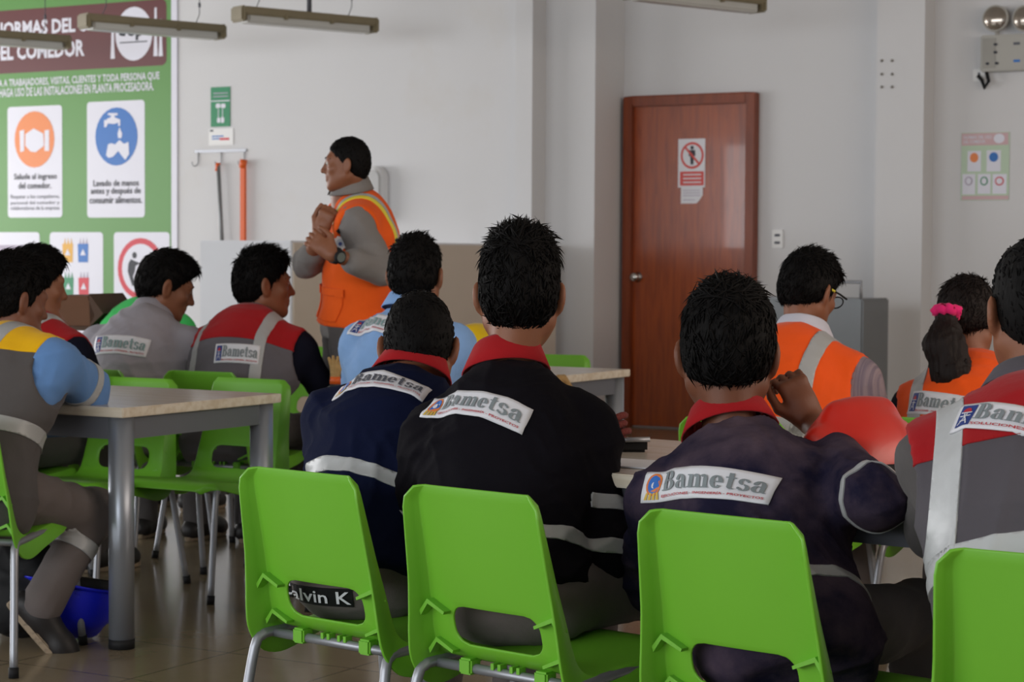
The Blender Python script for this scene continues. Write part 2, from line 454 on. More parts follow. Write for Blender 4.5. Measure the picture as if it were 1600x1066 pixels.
def window_wall(name, lo, hi, z0, z1, along, wn):
    """a wall with one long band of windows; along = 'v' (left wall) or 'u' (rear wall)"""
    mb = MB(); fr = MB(); gl = []
    def bx(m, a, b, c, d, t0, t1):
        if along == 'v': m.box(U0 - .2 + t0, U0 + t1, a, b, c, d)
        elif along == 'w': m.box(U1 - t1, U1 + .2 - t0, a, b, c, d)
        else: m.box(a, b, V0 - .2 + t0, V0 + t1, c, d)
    A, B = (V0, .25) if along in 'vw' else (U0, U1)
    bx(mb, A, B, 0, z0, 0, 0); bx(mb, A, B, z1, ZC, 0, 0); bx(mb, A, lo, z0, z1, 0, 0); bx(mb, hi, B, z0, z1, 0, 0)
    structure(name, mb.mesh(name), M_wall, M_WALL)
    n = 8
    for k in range(n + 1):
        c = lo + (hi - lo) * k / n; bx(fr, c - .03, c + .03, z0, z1, .06, -.06)
    bx(fr, lo, hi, z0, z0 + .05, .06, -.06); bx(fr, lo, hi, z1 - .05, z1, .06, -.06); bx(fr, lo, hi, (z0 + z1) / 2 - .02, (z0 + z1) / 2 + .02, .06, -.06)
    structure(wn, fr.mesh(wn), M_white, M_WALL)
window_wall('wall_left', -14.0, -.9, .5, 3.1, 'v', 'window_1')
window_wall('wall_right', -12.0, -2.5, 1.6, 3.5, 'w', 'window_3')
window_wall('wall_rear', -8.0, 8.0, .9, 3.2, 'u', 'window_2')
bb = MB()
for (a, b, v) in ((U0, uat(803, VP), VA), (uat(803, VP), uat(830, VP), VP), (uat(830, VP), uat(928, VB), VB), (uat(928, VB), uat(973, VC), VC), (uat(1181, VC), uat(1366, VD), VC), (uat(1366, VD), uat(1440, VD), VD), (uat(1440, VD), U1, VC)):
    bb.box(a, b, v - .014, v, 0, .10)
structure('baseboard_back', bb.mesh('baseboard_back', .003), M_base, M_WALL)

# door with frame, knob
def wbox(x0, y0, x1, y1, v):
    xm, ym = (x0 + x1) / 2, (y0 + y1) / 2
    return wallpt(x0, ym, v).x, wallpt(x1, ym, v).x, wallpt(xm, y1, v).z, wallpt(xm, y0, v).z
du0, du1, _, dz1 = wbox(974, 148, 1180, 600, -.05)
door = MB()
door.box(du0 + .065, du1 - .065, -.03, -.004, .01, dz1 - .07)
d_o = structure('door_1', door.mesh('door_1', .003), M_doorw, M_WALL)
fr = MB().box(du0, du0 + .07, -.075, -.0, 0, dz1).box(du1 - .07, du1, -.075, -.0, 0, dz1).box(du0 + .07, du1 - .07, -.075, -.0, dz1 - .07, dz1)
structure('door_frame', fr.mesh('frame', .006), M_framew, None, d_o)
kn = wallpt(995, 433, -.05)
Mk = Matrix.Translation((kn.x, -.03, kn.z)) @ Matrix.Rotation(math.pi / 2, 4, 'X')
structure('door_knob', MB().lathe([(.0, 0), (.034, 0), (.036, .008), (.016, .014), (.014, .035), (.024, .042), (.032, .055), (.031, .07), (.02, .08), (0, .083)], 20, Mk).mesh('knob'), M_chrome, None, d_o)

# ---------------------------------------------------------------- signs and posters on the back wall
class Board:
    """flat signs on the wall: local x = right, z = up, -y = towards the room"""
    def __init__(s, name, label, cat, box, v, m, th=.006, rad=.0, group=None):
        s.v = v; u0, u1, z0, z1 = box; s.o = Vector((u0, v, z0)); s.top = -th
        s.t = thing(name, label, cat, M_WALL @ Matrix.Translation(s.o), group)
        p = rrect(0, u1 - u0, 0, z1 - z0, rad) if rad else [(0, 0), (u1 - u0, 0), (u1 - u0, z1 - z0), (0, z1 - z0)]
        s.panel = link('panel', MB().prism(p, -th, -.0005).mesh('panel'), m, s.t); s.n = 1
    def b(s, x0, y0, x1, y1):
        a = wbox(x0, y0, x1, y1, s.v); return a[0] - s.o.x, a[1] - s.o.x, a[2] - s.o.z, a[3] - s.o.z
    def p(s, x, y):
        a = wallpt(x, y, s.v); return a.x - s.o.x, a.z - s.o.z
    def shape(s, name, poly, m, lift=.001, parent=None, th=.001):
        return link(name, MB().prism(poly, s.top - lift, s.top - lift + th).mesh(name), m, parent or s.t)
    def text(s, body, x0, y0, x1, y1, m, lift=.002, bold=.02, parent=None, name='lettering'):
        a = s.b(x0, y0, x1, y1)
        return link(name, flat_mesh(fit(text_polys(body, bold), *a), s.top - lift), m, parent or s.t)

pb = wbox(-190, -60, 277, 470, VA); ptop = wallpt(270, -45, VA).z; pbot = wallpt(270, 520, VA).z
B = Board('wall_poster', 'huge green canteen rules poster with brown title band on the left wall', 'poster', (pb[0], wallpt(278, 200, VA).x, pbot, ptop), VA, M_pwhite, .012)
gx1 = B.p(269, 200)[0]
B.shape('green_field', [(.0, 0), (gx1, 0), (gx1, ptop - pbot), (0, ptop - pbot)], M_pgreen, .001, th=.002); B.top -= .001
bx = B.b(-150, -12, 262, 108)
B.shape('title_band', rrect(bx[0], bx[1], B.p(130, 109)[1], B.p(130, 8)[1], .05), M_brown)
B.text('NORMAS DEL USO', -8, 30, 168, 53, M_pwhite, bold=.035)
B.text('DEL COMEDOR', -12, 66, 134, 92, M_pwhite, bold=.035)
B.text('APLICA A TRABAJADORES, VISITAS, CLIENTES Y TODA PERSONA QUE', -22, 119, 251, 134, M_pwhite, bold=.02)
B.text('HAGA USO DE LAS INSTALACIONES EN PLANTA PROCESADORA.', 1, 133, 242, 147, M_pwhite, bold=.02)
c = B.p(211, 53); rx = B.p(240, 53)[0] - c[0]; rz = c[1] - B.p(211, 95)[1]
plate = B.shape('plate_emblem', disc(c[0], c[1], rx, rz), M_pwhite, .002)
for ch, x, y0, y1 in (('d', 187, 36, 57), ('e', 201, 43, 57), ('p', 214, 43, 63)): B.text(ch, x, y0, x + 11, y1, M_ink, .004, .04, plate)
e = B.b(189, 65, 232, 67); B.shape('small_print', [(e[0], e[2]), (e[1], e[2]), (e[1], e[3]), (e[0], e[3])], M_inkg, .0035, plate)
for (x0, y0, y1, w) in ((178, 24, 92, 2.2), (245, 12, 88, 2.2), (253, 30, 88, 2.2)):
    p0 = B.p(x0, y1); p1 = B.p(x0, y0); hw = B.p(x0 + w, y0)[0] - p1[0]
    B.shape('cutlery_emblem', [(p0[0] - hw * 1.5, p0[1]), (p0[0] + hw * 1.5, p0[1]), (p0[0] + hw, (p0[1] * 2 + p1[1]) / 3), (p1[0] + hw * .7, p1[1]), (p1[0] - hw * .7, p1[1]), (p0[0] - hw, (p0[1] * 2 + p1[1]) / 3)], M_pwhite, .002)
def card(x0, y0, x1, y1):
    e = B.b(x0, y0, x1, y1); return B.shape('rule_card', rrect(e[0], e[1], e[2], e[3], .03), M_pwhite, .0015)
def ell(x0, y0, x1, y1, m, lift, parent, name):
    e = B.b(x0, y0, x1, y1); return B.shape(name, disc((e[0] + e[1]) / 2, (e[2] + e[3]) / 2, (e[1] - e[0]) / 2, (e[3] - e[2]) / 2), m, lift, parent)
def poly(pts, m, lift, parent, name): return B.shape(name, [B.p(*q) for q in pts], m, lift, parent)
k1 = card(14, 166, 99, 340)
ell(25, 174, 87, 262, M_orange, .003, k1, 'round_emblem')
poly([(33, 205), (40, 203), (40, 236), (34, 238)], M_pwhite, .0045, k1, 'cuff_symbol')
poly([(72, 204), (79, 203), (79, 236), (72, 236)], M_pwhite, .0045, k1, 'cuff_symbol')
poly([(42, 210), (55, 201), (70, 209), (71, 228), (58, 238), (50, 237), (42, 228)], M_pwhite, .0045, k1, 'handshake_symbol')
B.text('Salude al ingreso', 24, 271, 91, 283, M_ink, .0045, .015, k1); B.text('del comedor.', 31, 285, 82, 295, M_ink, .0045, .015, k1)
B.text('Respetar a los compañeros,', 19, 304, 95, 312, M_inkg, .0045, .0, k1); B.text('personal del comedor y', 19, 314, 95, 321, M_inkg, .0045, .0, k1); B.text('colaboradores de la empresa', 19, 322, 95, 330, M_inkg, .0045, .0, k1)
k2 = card(138, 158, 228, 340)
ell(151, 168, 217, 259, M_blue, .003, k2, 'round_emblem')
poly([(165, 188), (168, 188), (171, 185), (175, 184), (176, 181), (171, 180), (171, 177), (186, 177), (186, 180), (181, 181), (182, 184), (190, 187), (190, 197), (187, 197), (187, 192), (180, 194), (171, 193), (168, 199), (165, 199)], M_pwhite, .0045, k2, 'tap_symbol')
poly([(189, 199), (193, 209), (192, 216), (187, 216), (186, 209)], M_pwhite, .0045, k2, 'drop_symbol')
poly([(171, 226), (176, 224), (182, 226), (189, 219), (196, 225), (203, 222), (204, 241), (198, 250), (192, 243), (187, 236), (179, 245), (172, 247), (168, 243)], M_pwhite, .0045, k2, 'hands_symbol')
B.text('Lavado de manos', 148, 281, 219, 291, M_ink, .0045, .015, k2); B.text('antes y después de', 144, 293, 222, 306, M_ink, .0045, .015, k2); B.text('consumir alimentos.', 142, 307, 224, 318, M_ink, .0045, .015, k2)
k3 = card(-30, 363, 64, 520)
poly([(-26, 383), (58, 383), (58, 400), (-26, 400)], M_lilac, .003, k3, 'photo_strip')
k4 = card(80, 363, 163, 520)
for (x, y, m) in ((100, 381, M_yel), (124, 381, M_blue), (101, 434, M_sgreen), (125, 434, M_red)):
    bn = poly([(x - .5, y), (x + 16, y), (x + 15.5, y + 29), (x + .5, y + 29)], m, .003, k4, 'bin_symbol')
    poly([(x + 8, y + 8), (x + 12, y + 18), (x + 3.5, y + 18)], M_pwhite, .0045, k4, 'recycling_symbol')
    for j in (2, 7, 12): poly([(x + j, y), (x + j + 1.5, y - 9), (x + j + 3, y)], M_lilac if m in (M_blue, M_red) else m, .003, k4, 'waste_symbol')
k5 = card(180, 363, 267, 520)
ell(186, 372, 258, 468, M_red, .003, k5, 'ring_symbol'); ell(193, 381, 251, 459, M_pwhite, .0045, k5, 'ring_symbol_centre')
ell(209, 394, 216, 404, M_ink, .006, k5, 'figure_head')
poly([(207, 405), (213, 408), (221, 411), (214, 416), (213, 424), (210, 432), (214, 446), (209, 447), (205, 434), (202, 424), (203, 412)], M_ink, .006, k5, 'figure_body')

S1 = Board('safety_sign', 'green wall sign with white symbols above the hook rack', 'sign', wbox(330, 136, 360, 198, VA), VA, M_sgreen)
e = S1.b(330, 157, 360, 158.5); S1.shape('divider', [(e[0], e[2]), (e[1], e[2]), (e[1], e[3]), (e[0], e[3])], M_pwhite)
for y in (145, 150):
    e = S1.b(334, y, 357, y + 1.5); S1.shape('text_line', [(e[0], e[2]), (e[1], e[2]), (e[1], e[3]), (e[0], e[3])], M_lilac)
for q in ((338, 162, 345, 169), (346, 162, 353, 169), (341.5, 170, 342.5, 184), (348, 170, 349, 184), (340, 184, 345, 192), (346, 183, 351, 192)):
    e = S1.b(*q); S1.shape('symbol', rrect(e[0], e[1], e[2], e[3], min(e[1] - e[0], e[3] - e[2]) * .3, 2), M_pwhite)
S2 = Board('notice_plate', 'small white notice plate with red and blue lines under the green sign', 'sign', wbox(327, 201, 365, 227, VA), VA, M_white)
for (q, m) in (((332, 212, 350, 214), M_blue), ((332, 216, 344, 218), M_blue), ((344, 215.5, 359, 219), M_red), ((329, 203, 334, 206), M_inkg)):
    e = S2.b(*q); S2.shape('text_line', [(e[0], e[2]), (e[1], e[2]), (e[1], e[3]), (e[0], e[3])], m)

# hook rack with the two hanging tools
hb = wbox(305, 234, 386, 238, VA)
hr = thing('hook_rack', 'thin metal wall rack with three hooks beside the poster', 'rack', M_WALL @ Matrix.Translation((hb[0], VA, hb[2])))
L_ = hb[1] - hb[0]
link('bar', MB().box(0, L_, -.012, -.001, 0, .02).mesh('bar', .002), M_steel, hr)
hooku = []
for px in (311, 347, 383):
    x = wallpt(px, 236, VA).x - hb[0]; hooku.append(x)
    zz = -.075
    link('hook', MB().tube([(x, -.008, .01), (x, -.010, zz), (x - .008, -.018, zz - .022), (x - .022, -.028, zz - .03), (x - .034, -.036, zz - .02), (x - .036, -.040, zz + .005)], .004, 8).mesh('hook'), M_steel, hr)
def stick(name, label, px0, py0, px1, py1, r, m, mtip, lift, flat=False):
    a = wallpt(px0, py0, VA - lift); b = wallpt(px1, py1, VA - lift)
    t = thing(name, label, 'tool', M_WALL @ Matrix.Translation(b))
    d = a - b
    if flat: link('pole', MB().box(-r, r, -.012, .012, 0, d.z).mesh('pole', .004), m, t)
    else: link('pole', MB().tube([(0, 0, 0), tuple(d)], r, 10).mesh('pole'), m, t)
    link('end_loop', MB().tube([tuple(d + Vector((-.5 * r, 0, -.05))), tuple(d + Vector((0, 0, .012)))], r * 1.15, 8).mesh('loop'), mtip, t)
M_pole = mat('grey_pole', rgb(120, 122, 124), rough=.45, metal=.3); M_tool = mat('orange_plastic', rgb(214, 92, 30), rough=.45)
stick('broom_pole', 'thin grey pole with orange tip hanging from the hook rack', 341, 257, 349.5, 430, .016, M_pole, M_tool, .05)
stick('orange_pole', 'bright orange flat pole hanging from the right hook', 381, 252, 380, 430, .024, M_tool, M_tool, .05, True)

# towel dispenser behind the standing man
e = wbox(574, 260, 608, 348, VA)
td = thing('towel_dispenser', 'white rounded paper dispenser on the wall behind the standing man', 'dispenser', M_WALL @ Matrix.Translation((e[0], VA, e[2])))
w, h = e[1] - e[0], e[3] - e[2]
link('body', MB().prism(rrect(0, w, 0, h, w * .46, 8), -.11, -.001).mesh('body', .012, 3), mat('dispenser_white', rgb(206, 206, 206), rough=.35, var=.02), td)
link('front_panel', MB().prism(rrect(w * .28, w * .97, .03, h - .03, w * .33, 8), -.122, -.1).mesh('front', .006, 2), mat('dispenser_grey', rgb(178, 178, 178), rough=.35, var=.02), td)

# sign and note on the door
S3 = Board('door_sign', 'white no-entry sign with red ring and red panel on the door', 'sign', wbox(1060, 217, 1102, 293, -.03), -.03, M_paper, .004)
e = S3.b(1064, 222, 1100, 264); cx, cz, r1, r2 = (e[0] + e[1]) / 2, (e[2] + e[3]) / 2, (e[1] - e[0]) / 2, (e[3] - e[2]) / 2
M_fred = mat('faded_red', rgb(206, 72, 66), rough=.45)
S3.shape('red_ring', disc(cx, cz, r1, r2), M_fred, .001); S3.shape('ring_centre', disc(cx, cz, r1 * .82, r2 * .82), M_paper, .002)
S3.shape('figure', [(cx - r1 * .12, cz - r2 * .68), (cx + r1 * .12, cz - r2 * .68), (cx + r1 * .16, cz - r2 * .05), (cx + r1 * .3, cz - r2 * .05), (cx + r1 * .26, cz + r2 * .4), (cx - r1 * .26, cz + r2 * .4), (cx - r1 * .3, cz - r2 * .05), (cx - r1 * .16, cz - r2 * .05)], M_ink, .003)
S3.shape('figure_head', disc(cx, cz + r2 * .58, r1 * .15, r2 * .15, 14), M_ink, .003)
S3.shape('red_slash', [(cx - r1 * .66, cz + r2 * .56), (cx - r1 * .54, cz + r2 * .68), (cx + r1 * .66, cz - r2 * .56), (cx + r1 * .54, cz - r2 * .68)], M_fred, .004)
e = S3.b(1063, 268, 1100, 290); S3.shape('red_panel', [(e[0], e[2]), (e[1], e[2]), (e[1], e[3]), (e[0], e[3])], M_fred, .001)
for y in (272, 278, 284):
    e = S3.b(1068, y, 1096, y + 2); S3.shape('text_line', [(e[0], e[2]), (e[1], e[2]), (e[1], e[3]), (e[0], e[3])], M_paper, .002)
e = wbox(1064, 292.5, 1098, 318, -.03)
S4 = Board('paper_note', 'torn white paper note taped below the no-entry sign', 'note', e, -.03, M_paper, .0015)
bpy.data.meshes.remove(S4.panel.data)
w, h = e[1] - e[0], e[3] - e[2]
link('sheet', MB().prism([(0, 0), (w * .72, 0), (w * .86, h * .2), (w, h * .5), (w, h), (0, h)], -.0015, -.0003).mesh('sheet'), M_paper, S4.t)
for y in (297, 301, 305, 312):
    q = S4.b(1067, y, 1094 if y < 310 else 1086, y + 1.2); S4.shape('text_line', [(q[0], q[2]), (q[1], q[2]), (q[1], q[3]), (q[0], q[3])], M_lilac)

# wall socket, anchors, emergency light, little poster
e = wbox(1207, 359, 1224, 388, 0)
so = thing('wall_socket', 'white double wall socket right of the brown door', 'socket', M_WALL @ Matrix.Translation((e[0], 0, e[2])))
w, h = e[1] - e[0], e[3] - e[2]
link('plate', MB().prism(rrect(0, w, 0, h, .008), -.012, -.0005).mesh('plate', .002), M_white, so)
for zz in (.3, .7): link('outlet', MB().prism(rrect(w * .25, w * .75, h * (zz - .07), h * (zz + .07), .004), -.0135, -.011).mesh('outlet'), M_inkg, so)
M_elbg = mat('anchor_grey', rgb(128, 124, 118), rough=.6)
for i, (px, py) in enumerate([(1378, 95), (1394, 95), (1378, 116), (1394, 116), (1378, 136), (1394, 136)]):
    a = wallpt(px, py, VD)
    tag(link('wall_anchor', MB().lathe([(0, 0), (.009, 0), (.010, .004), (.005, .008), (0, .008)], 10, Matrix.Rotation(math.pi / 2, 4, 'X')).mesh('anchor'), M_elbg, None, M_WALL @ Matrix.Translation((a.x, VD - .0005, a.z))),
        'tiny grey anchor stub in the column, %s of the six' % ('top left', 'top right', 'middle left', 'middle right', 'bottom left', 'bottom right')[i], 'anchor', 'anchor stubs in the column')
e = wbox(1538, 55, 1640, 112, VC)
el = thing('emergency_light', 'grey emergency light box with two round lamps high on the wall', 'emergency light', M_WALL @ Matrix.Translation((e[0], VC, e[2])))
w, h = e[1] - e[0], e[3] - e[2]
M_elb = mat('lamp_box_grey', rgb(168, 166, 160), rough=.45, var=.03)
link('housing', MB().box(0, w, -.09, -.001, 0, h).mesh('housing', .008), M_elb, el)
link('control_panel', MB().box(.015, w * .24, -.093, -.088, .02, h - .02).mesh('cp', .002), mat('lamp_panel_grey', rgb(150, 148, 142), rough=.5), el)
for (x, z) in ((.05, .05), (.11, .05), (.10, .12), (.10, .17)): link('button', MB().prism(disc(x, z, .012, .009, 12), -.096, -.09).mesh('btn'), M_ink, el)
for (q, m) in (((1590, 95, 1600, 99), M_blue), ((1590, 68, 1600, 72), M_inkg)):
    f = wbox(*q, VC); link('lettering', MB().box(f[0] - e[0], f[1] - e[0], -.0925, -.0895, f[2] - e[2], f[3] - e[2]).mesh('mk'), m, el)
M_lens = mat('lamp_lens', rgb(160, 150, 140), rough=.12, metal=.7, var=.2, vscale=30)
for px in (1556, 1603):
    a = wallpt(px, 29, VC - .08)
    cx, cz = a.x - e[0], a.z - e[2]
    r = .085
    Mr = Matrix.Translation((cx, -.05, cz)) @ Matrix.Rotation(math.pi / 2, 4, 'X')
    lh = link('lamp_head', MB().lathe([(0, -.03), (.04, -.025), (r * .9, 0), (r, .03), (r, .045), (r * .9, .05), (r * .88, .04)], 24, Mr).mesh('head'), M_elb, el)
    link('lens', MB().lathe([(r * .88, .042), (r * .6, .052), (0, .058)], 24, Mr).mesh('lens'), M_lens, lh)
    link('lamp_arm', MB().tube([(cx, -.05, cz - r * .8), (cx, -.05, h - .005)], .014, 8).mesh('arm'), M_elb, el)
link('cable', MB().tube([(.03, -.05, .01), (.05, -.06, -.06), (.02, -.05, -.10), (.0, -.04, -.05), (-.03, -.03, -.02)], .012, 8).mesh('cable'), M_black, el)
e2 = wbox(1521, 108, 1540, 127, VC)
pl = thing('power_outlet', 'small white power outlet left below the emergency light', 'socket', M_WALL @ Matrix.Translation((e2[0], VC, e2[2])))
link('plate', MB().prism(rrect(0, e2[1] - e2[0], 0, e2[3] - e2[2], .008), -.012, -.0005).mesh('plate', .002), M_white, pl)
link('outlet', MB().box((e2[1] - e2[0]) * .4, (e2[1] - e2[0]) * .6, -.0135, -.011, (e2[3] - e2[2]) * .3, (e2[3] - e2[2]) * .7).mesh('o'), M_inkg, pl)

M_fgreen = mat('faded_green', rgb(176, 196, 170), rough=.35, var=.05); M_fpink = mat('faded_pink', rgb(196, 160, 164), rough=.35, var=.05)
B = Board('small_poster', 'small faded copy of the canteen rules poster under the emergency light', 'poster', wbox(1502, 207, 1577, 313, VC), VC, M_fgreen, .004)
def sbox(q, m, lift, name, parent=None):
    e = B.b(*q); return B.shape(name, [(e[0], e[2]), (e[1], e[2]), (e[1], e[3]), (e[0], e[3])], m, lift, parent)
sbox((1503, 208, 1576, 227), M_fpink, .001, 'title_band'); sbox((1503, 306, 1576, 312), M_fpink, .001, 'foot_band')
ell(1553, 209, 1570, 224, M_pwhite, .002, B.t, 'plate_emblem')
B.text('NORMAS DEL USO', 1506, 212, 1550, 217, M_pwhite, .002, .02); B.text('DEL COMEDOR', 1506, 219, 1540, 224, M_pwhite, .002, .02)
for (q, m) in (((1512, 236, 1533, 268), M_orange), ((1542, 235, 1564, 268), M_blue)):
    kk = sbox(q, M_pwhite, .001, 'rule_card'); ell(q[0] + 4, q[1] + 3, q[2] - 4, q[1] + 18, m, .0025, kk, 'round_emblem')
for (q, m) in (((1504, 272, 1524, 304), M_lilac), ((1528, 272, 1548, 303), M_sgreen), ((1551, 272, 1573, 303), M_red)):
    kk = sbox(q, M_pwhite, .001, 'rule_card'); ell(q[0] + 4, q[1] + 4, q[2] - 4, q[1] + 18, m, .0025, kk, 'round_emblem'); ell(q[0] + 6, q[1] + 6, q[2] - 6, q[1] + 16, M_pwhite, .004, kk, 'emblem_centre')

# low partition box in front of the wall
cN = pt(455, 376, 11.5); cw = M_WALL_I @ cN
ul = wallpt(312, 376, cw.y).x
lp = thing('low_partition', 'low white partition block with its shaded side tinted darker behind the standing man', 'partition', M_WALL @ Matrix.Translation((cw.x, cw.y, 0)))
hP = cN.z
link('body', MB().box(ul - cw.x, 0, 0, VA - cw.y - .001, .0, hP).mesh('body', .006), mat('partition_white', rgb(214, 216, 222), rough=.5, var=.02), lp)
link('shaded_side', MB().box(.0, .012, .01, VA - cw.y - .012, .0, hP - .012).mesh('side', .003), mat('partition_side_shade', rgb(205, 194, 182), rough=.6, var=.03), lp)  # side of the white block, its shade put into a darker, warmer colour

# steel trolley right of the door
tc_ = M_WALL_I @ pt(1270, 600, 12.2); tu0 = wallpt(1190, 500, tc_.y).x; tu1 = wallpt(1348, 500, tc_.y).x
zt = wallpt(1270, 466, tc_.y).z; zr = wallpt(1340, 441, tc_.y).z
tr = thing('steel_trolley', 'grey steel trolley with a raised handle rail beside the door', 'trolley', M_WALL @ Matrix.Translation((tu0, tc_.y, 0)))
W_ = tu1 - tu0
M_inox = mat('dull_steel', rgb(116, 118, 120), rough=.4, metal=.5, var=.06)
link('cabinet', MB().box(0, W_, 0, .45, .12, zt).mesh('cab', .01), M_inox, tr)
for x in (0.02, W_ - .24):
    zz = zr if x > .1 else zr - .1
    link('handle_rail', MB().tube([(x, .02, zt - .02), (x, .02, zz), (x + .22, .02, zz), (x + .22, .02, zt - .02)], .011, 8).mesh('rail'), M_steel, tr)
for x in (.06, W_ - .06):
    for y in (.06, .39): link('wheel', MB().tube([(x - .02, y, .06), (x + .02, y, .06)], .06, 16).mesh('wheel'), M_black, tr)

# ---------------------------------------------------------------- hanging fluorescent fittings
M_fit = mat('fitting_olive', rgb(126, 116, 92), rough=.5, var=.12, vscale=10); M_diff = mat('fitting_diffuser', rgb(190, 190, 186), rough=.3, var=.05)
def fitting(px, py, label, conduit=False):
    zl = 2.76
    Rr = ptz(px, py, zl); d = Vector((.785, .62, 0)); Ln = 1.04
    A_ = Rr - d * Ln
    yaw = math.degrees(math.atan2(d.x, d.y)) - 90
    t = thing('fluorescent_fitting', label, 'ceiling lamp', Matrix.Translation(A_) @ Matrix.Rotation(math.atan2(d.y, d.x), 4, 'Z'), 'fluorescent fittings hanging in a row')
    link('housing', MB().prism([(0, 0), (0, 0)] and rrect(0, Ln, .0, .055, .02), -.075, .075).mesh('housing', .008), M_fit, t)
    link('diffuser', MB().prism(rrect(.04, Ln - .04, -.05, .012, .012), -.055, .055).mesh('diffuser', .012), M_diff, t)
    for x in (.0, Ln): link('end_cap', MB().box(x - .02, x + .02, -.078, .078, -.045, .058).mesh('cap', .012), M_fit, t)
    for x in (.32, .68): link('clip', MB().box(x - .012, x + .012, -.079, .079, -.012, .03).mesh('clip', .003), M_fit, t)
    for x in (.16, Ln - .16):
        link('wire', MB().tube([(x - .03, 0, .055), (x, 0, .12), (x, 0, ZC - zl - .002)], .003, 6).mesh('wire'), M_inkg, t)
        link('wire_lock', MB().tube([(x, 0, .17), (x, 0, .2)], .009, 6).mesh('lock'), M_inkg, t)
    if conduit: link('conduit', MB().tube([(Ln * .52, 0, .05), (Ln * .52, 0, ZC - zl - .002)], .017, 8).mesh('conduit'), M_apron, t)
fitting(102, 68, 'olive fluorescent fitting cut by the left edge, over the poster title')
fitting(343, 52, 'olive fluorescent fitting crossing the plate emblem on the poster')
fitting(580, 42, 'olive fluorescent fitting with conduit, in front of plain wall', True)
fitting(1183, 9, 'olive fluorescent fitting at the top edge above the door')

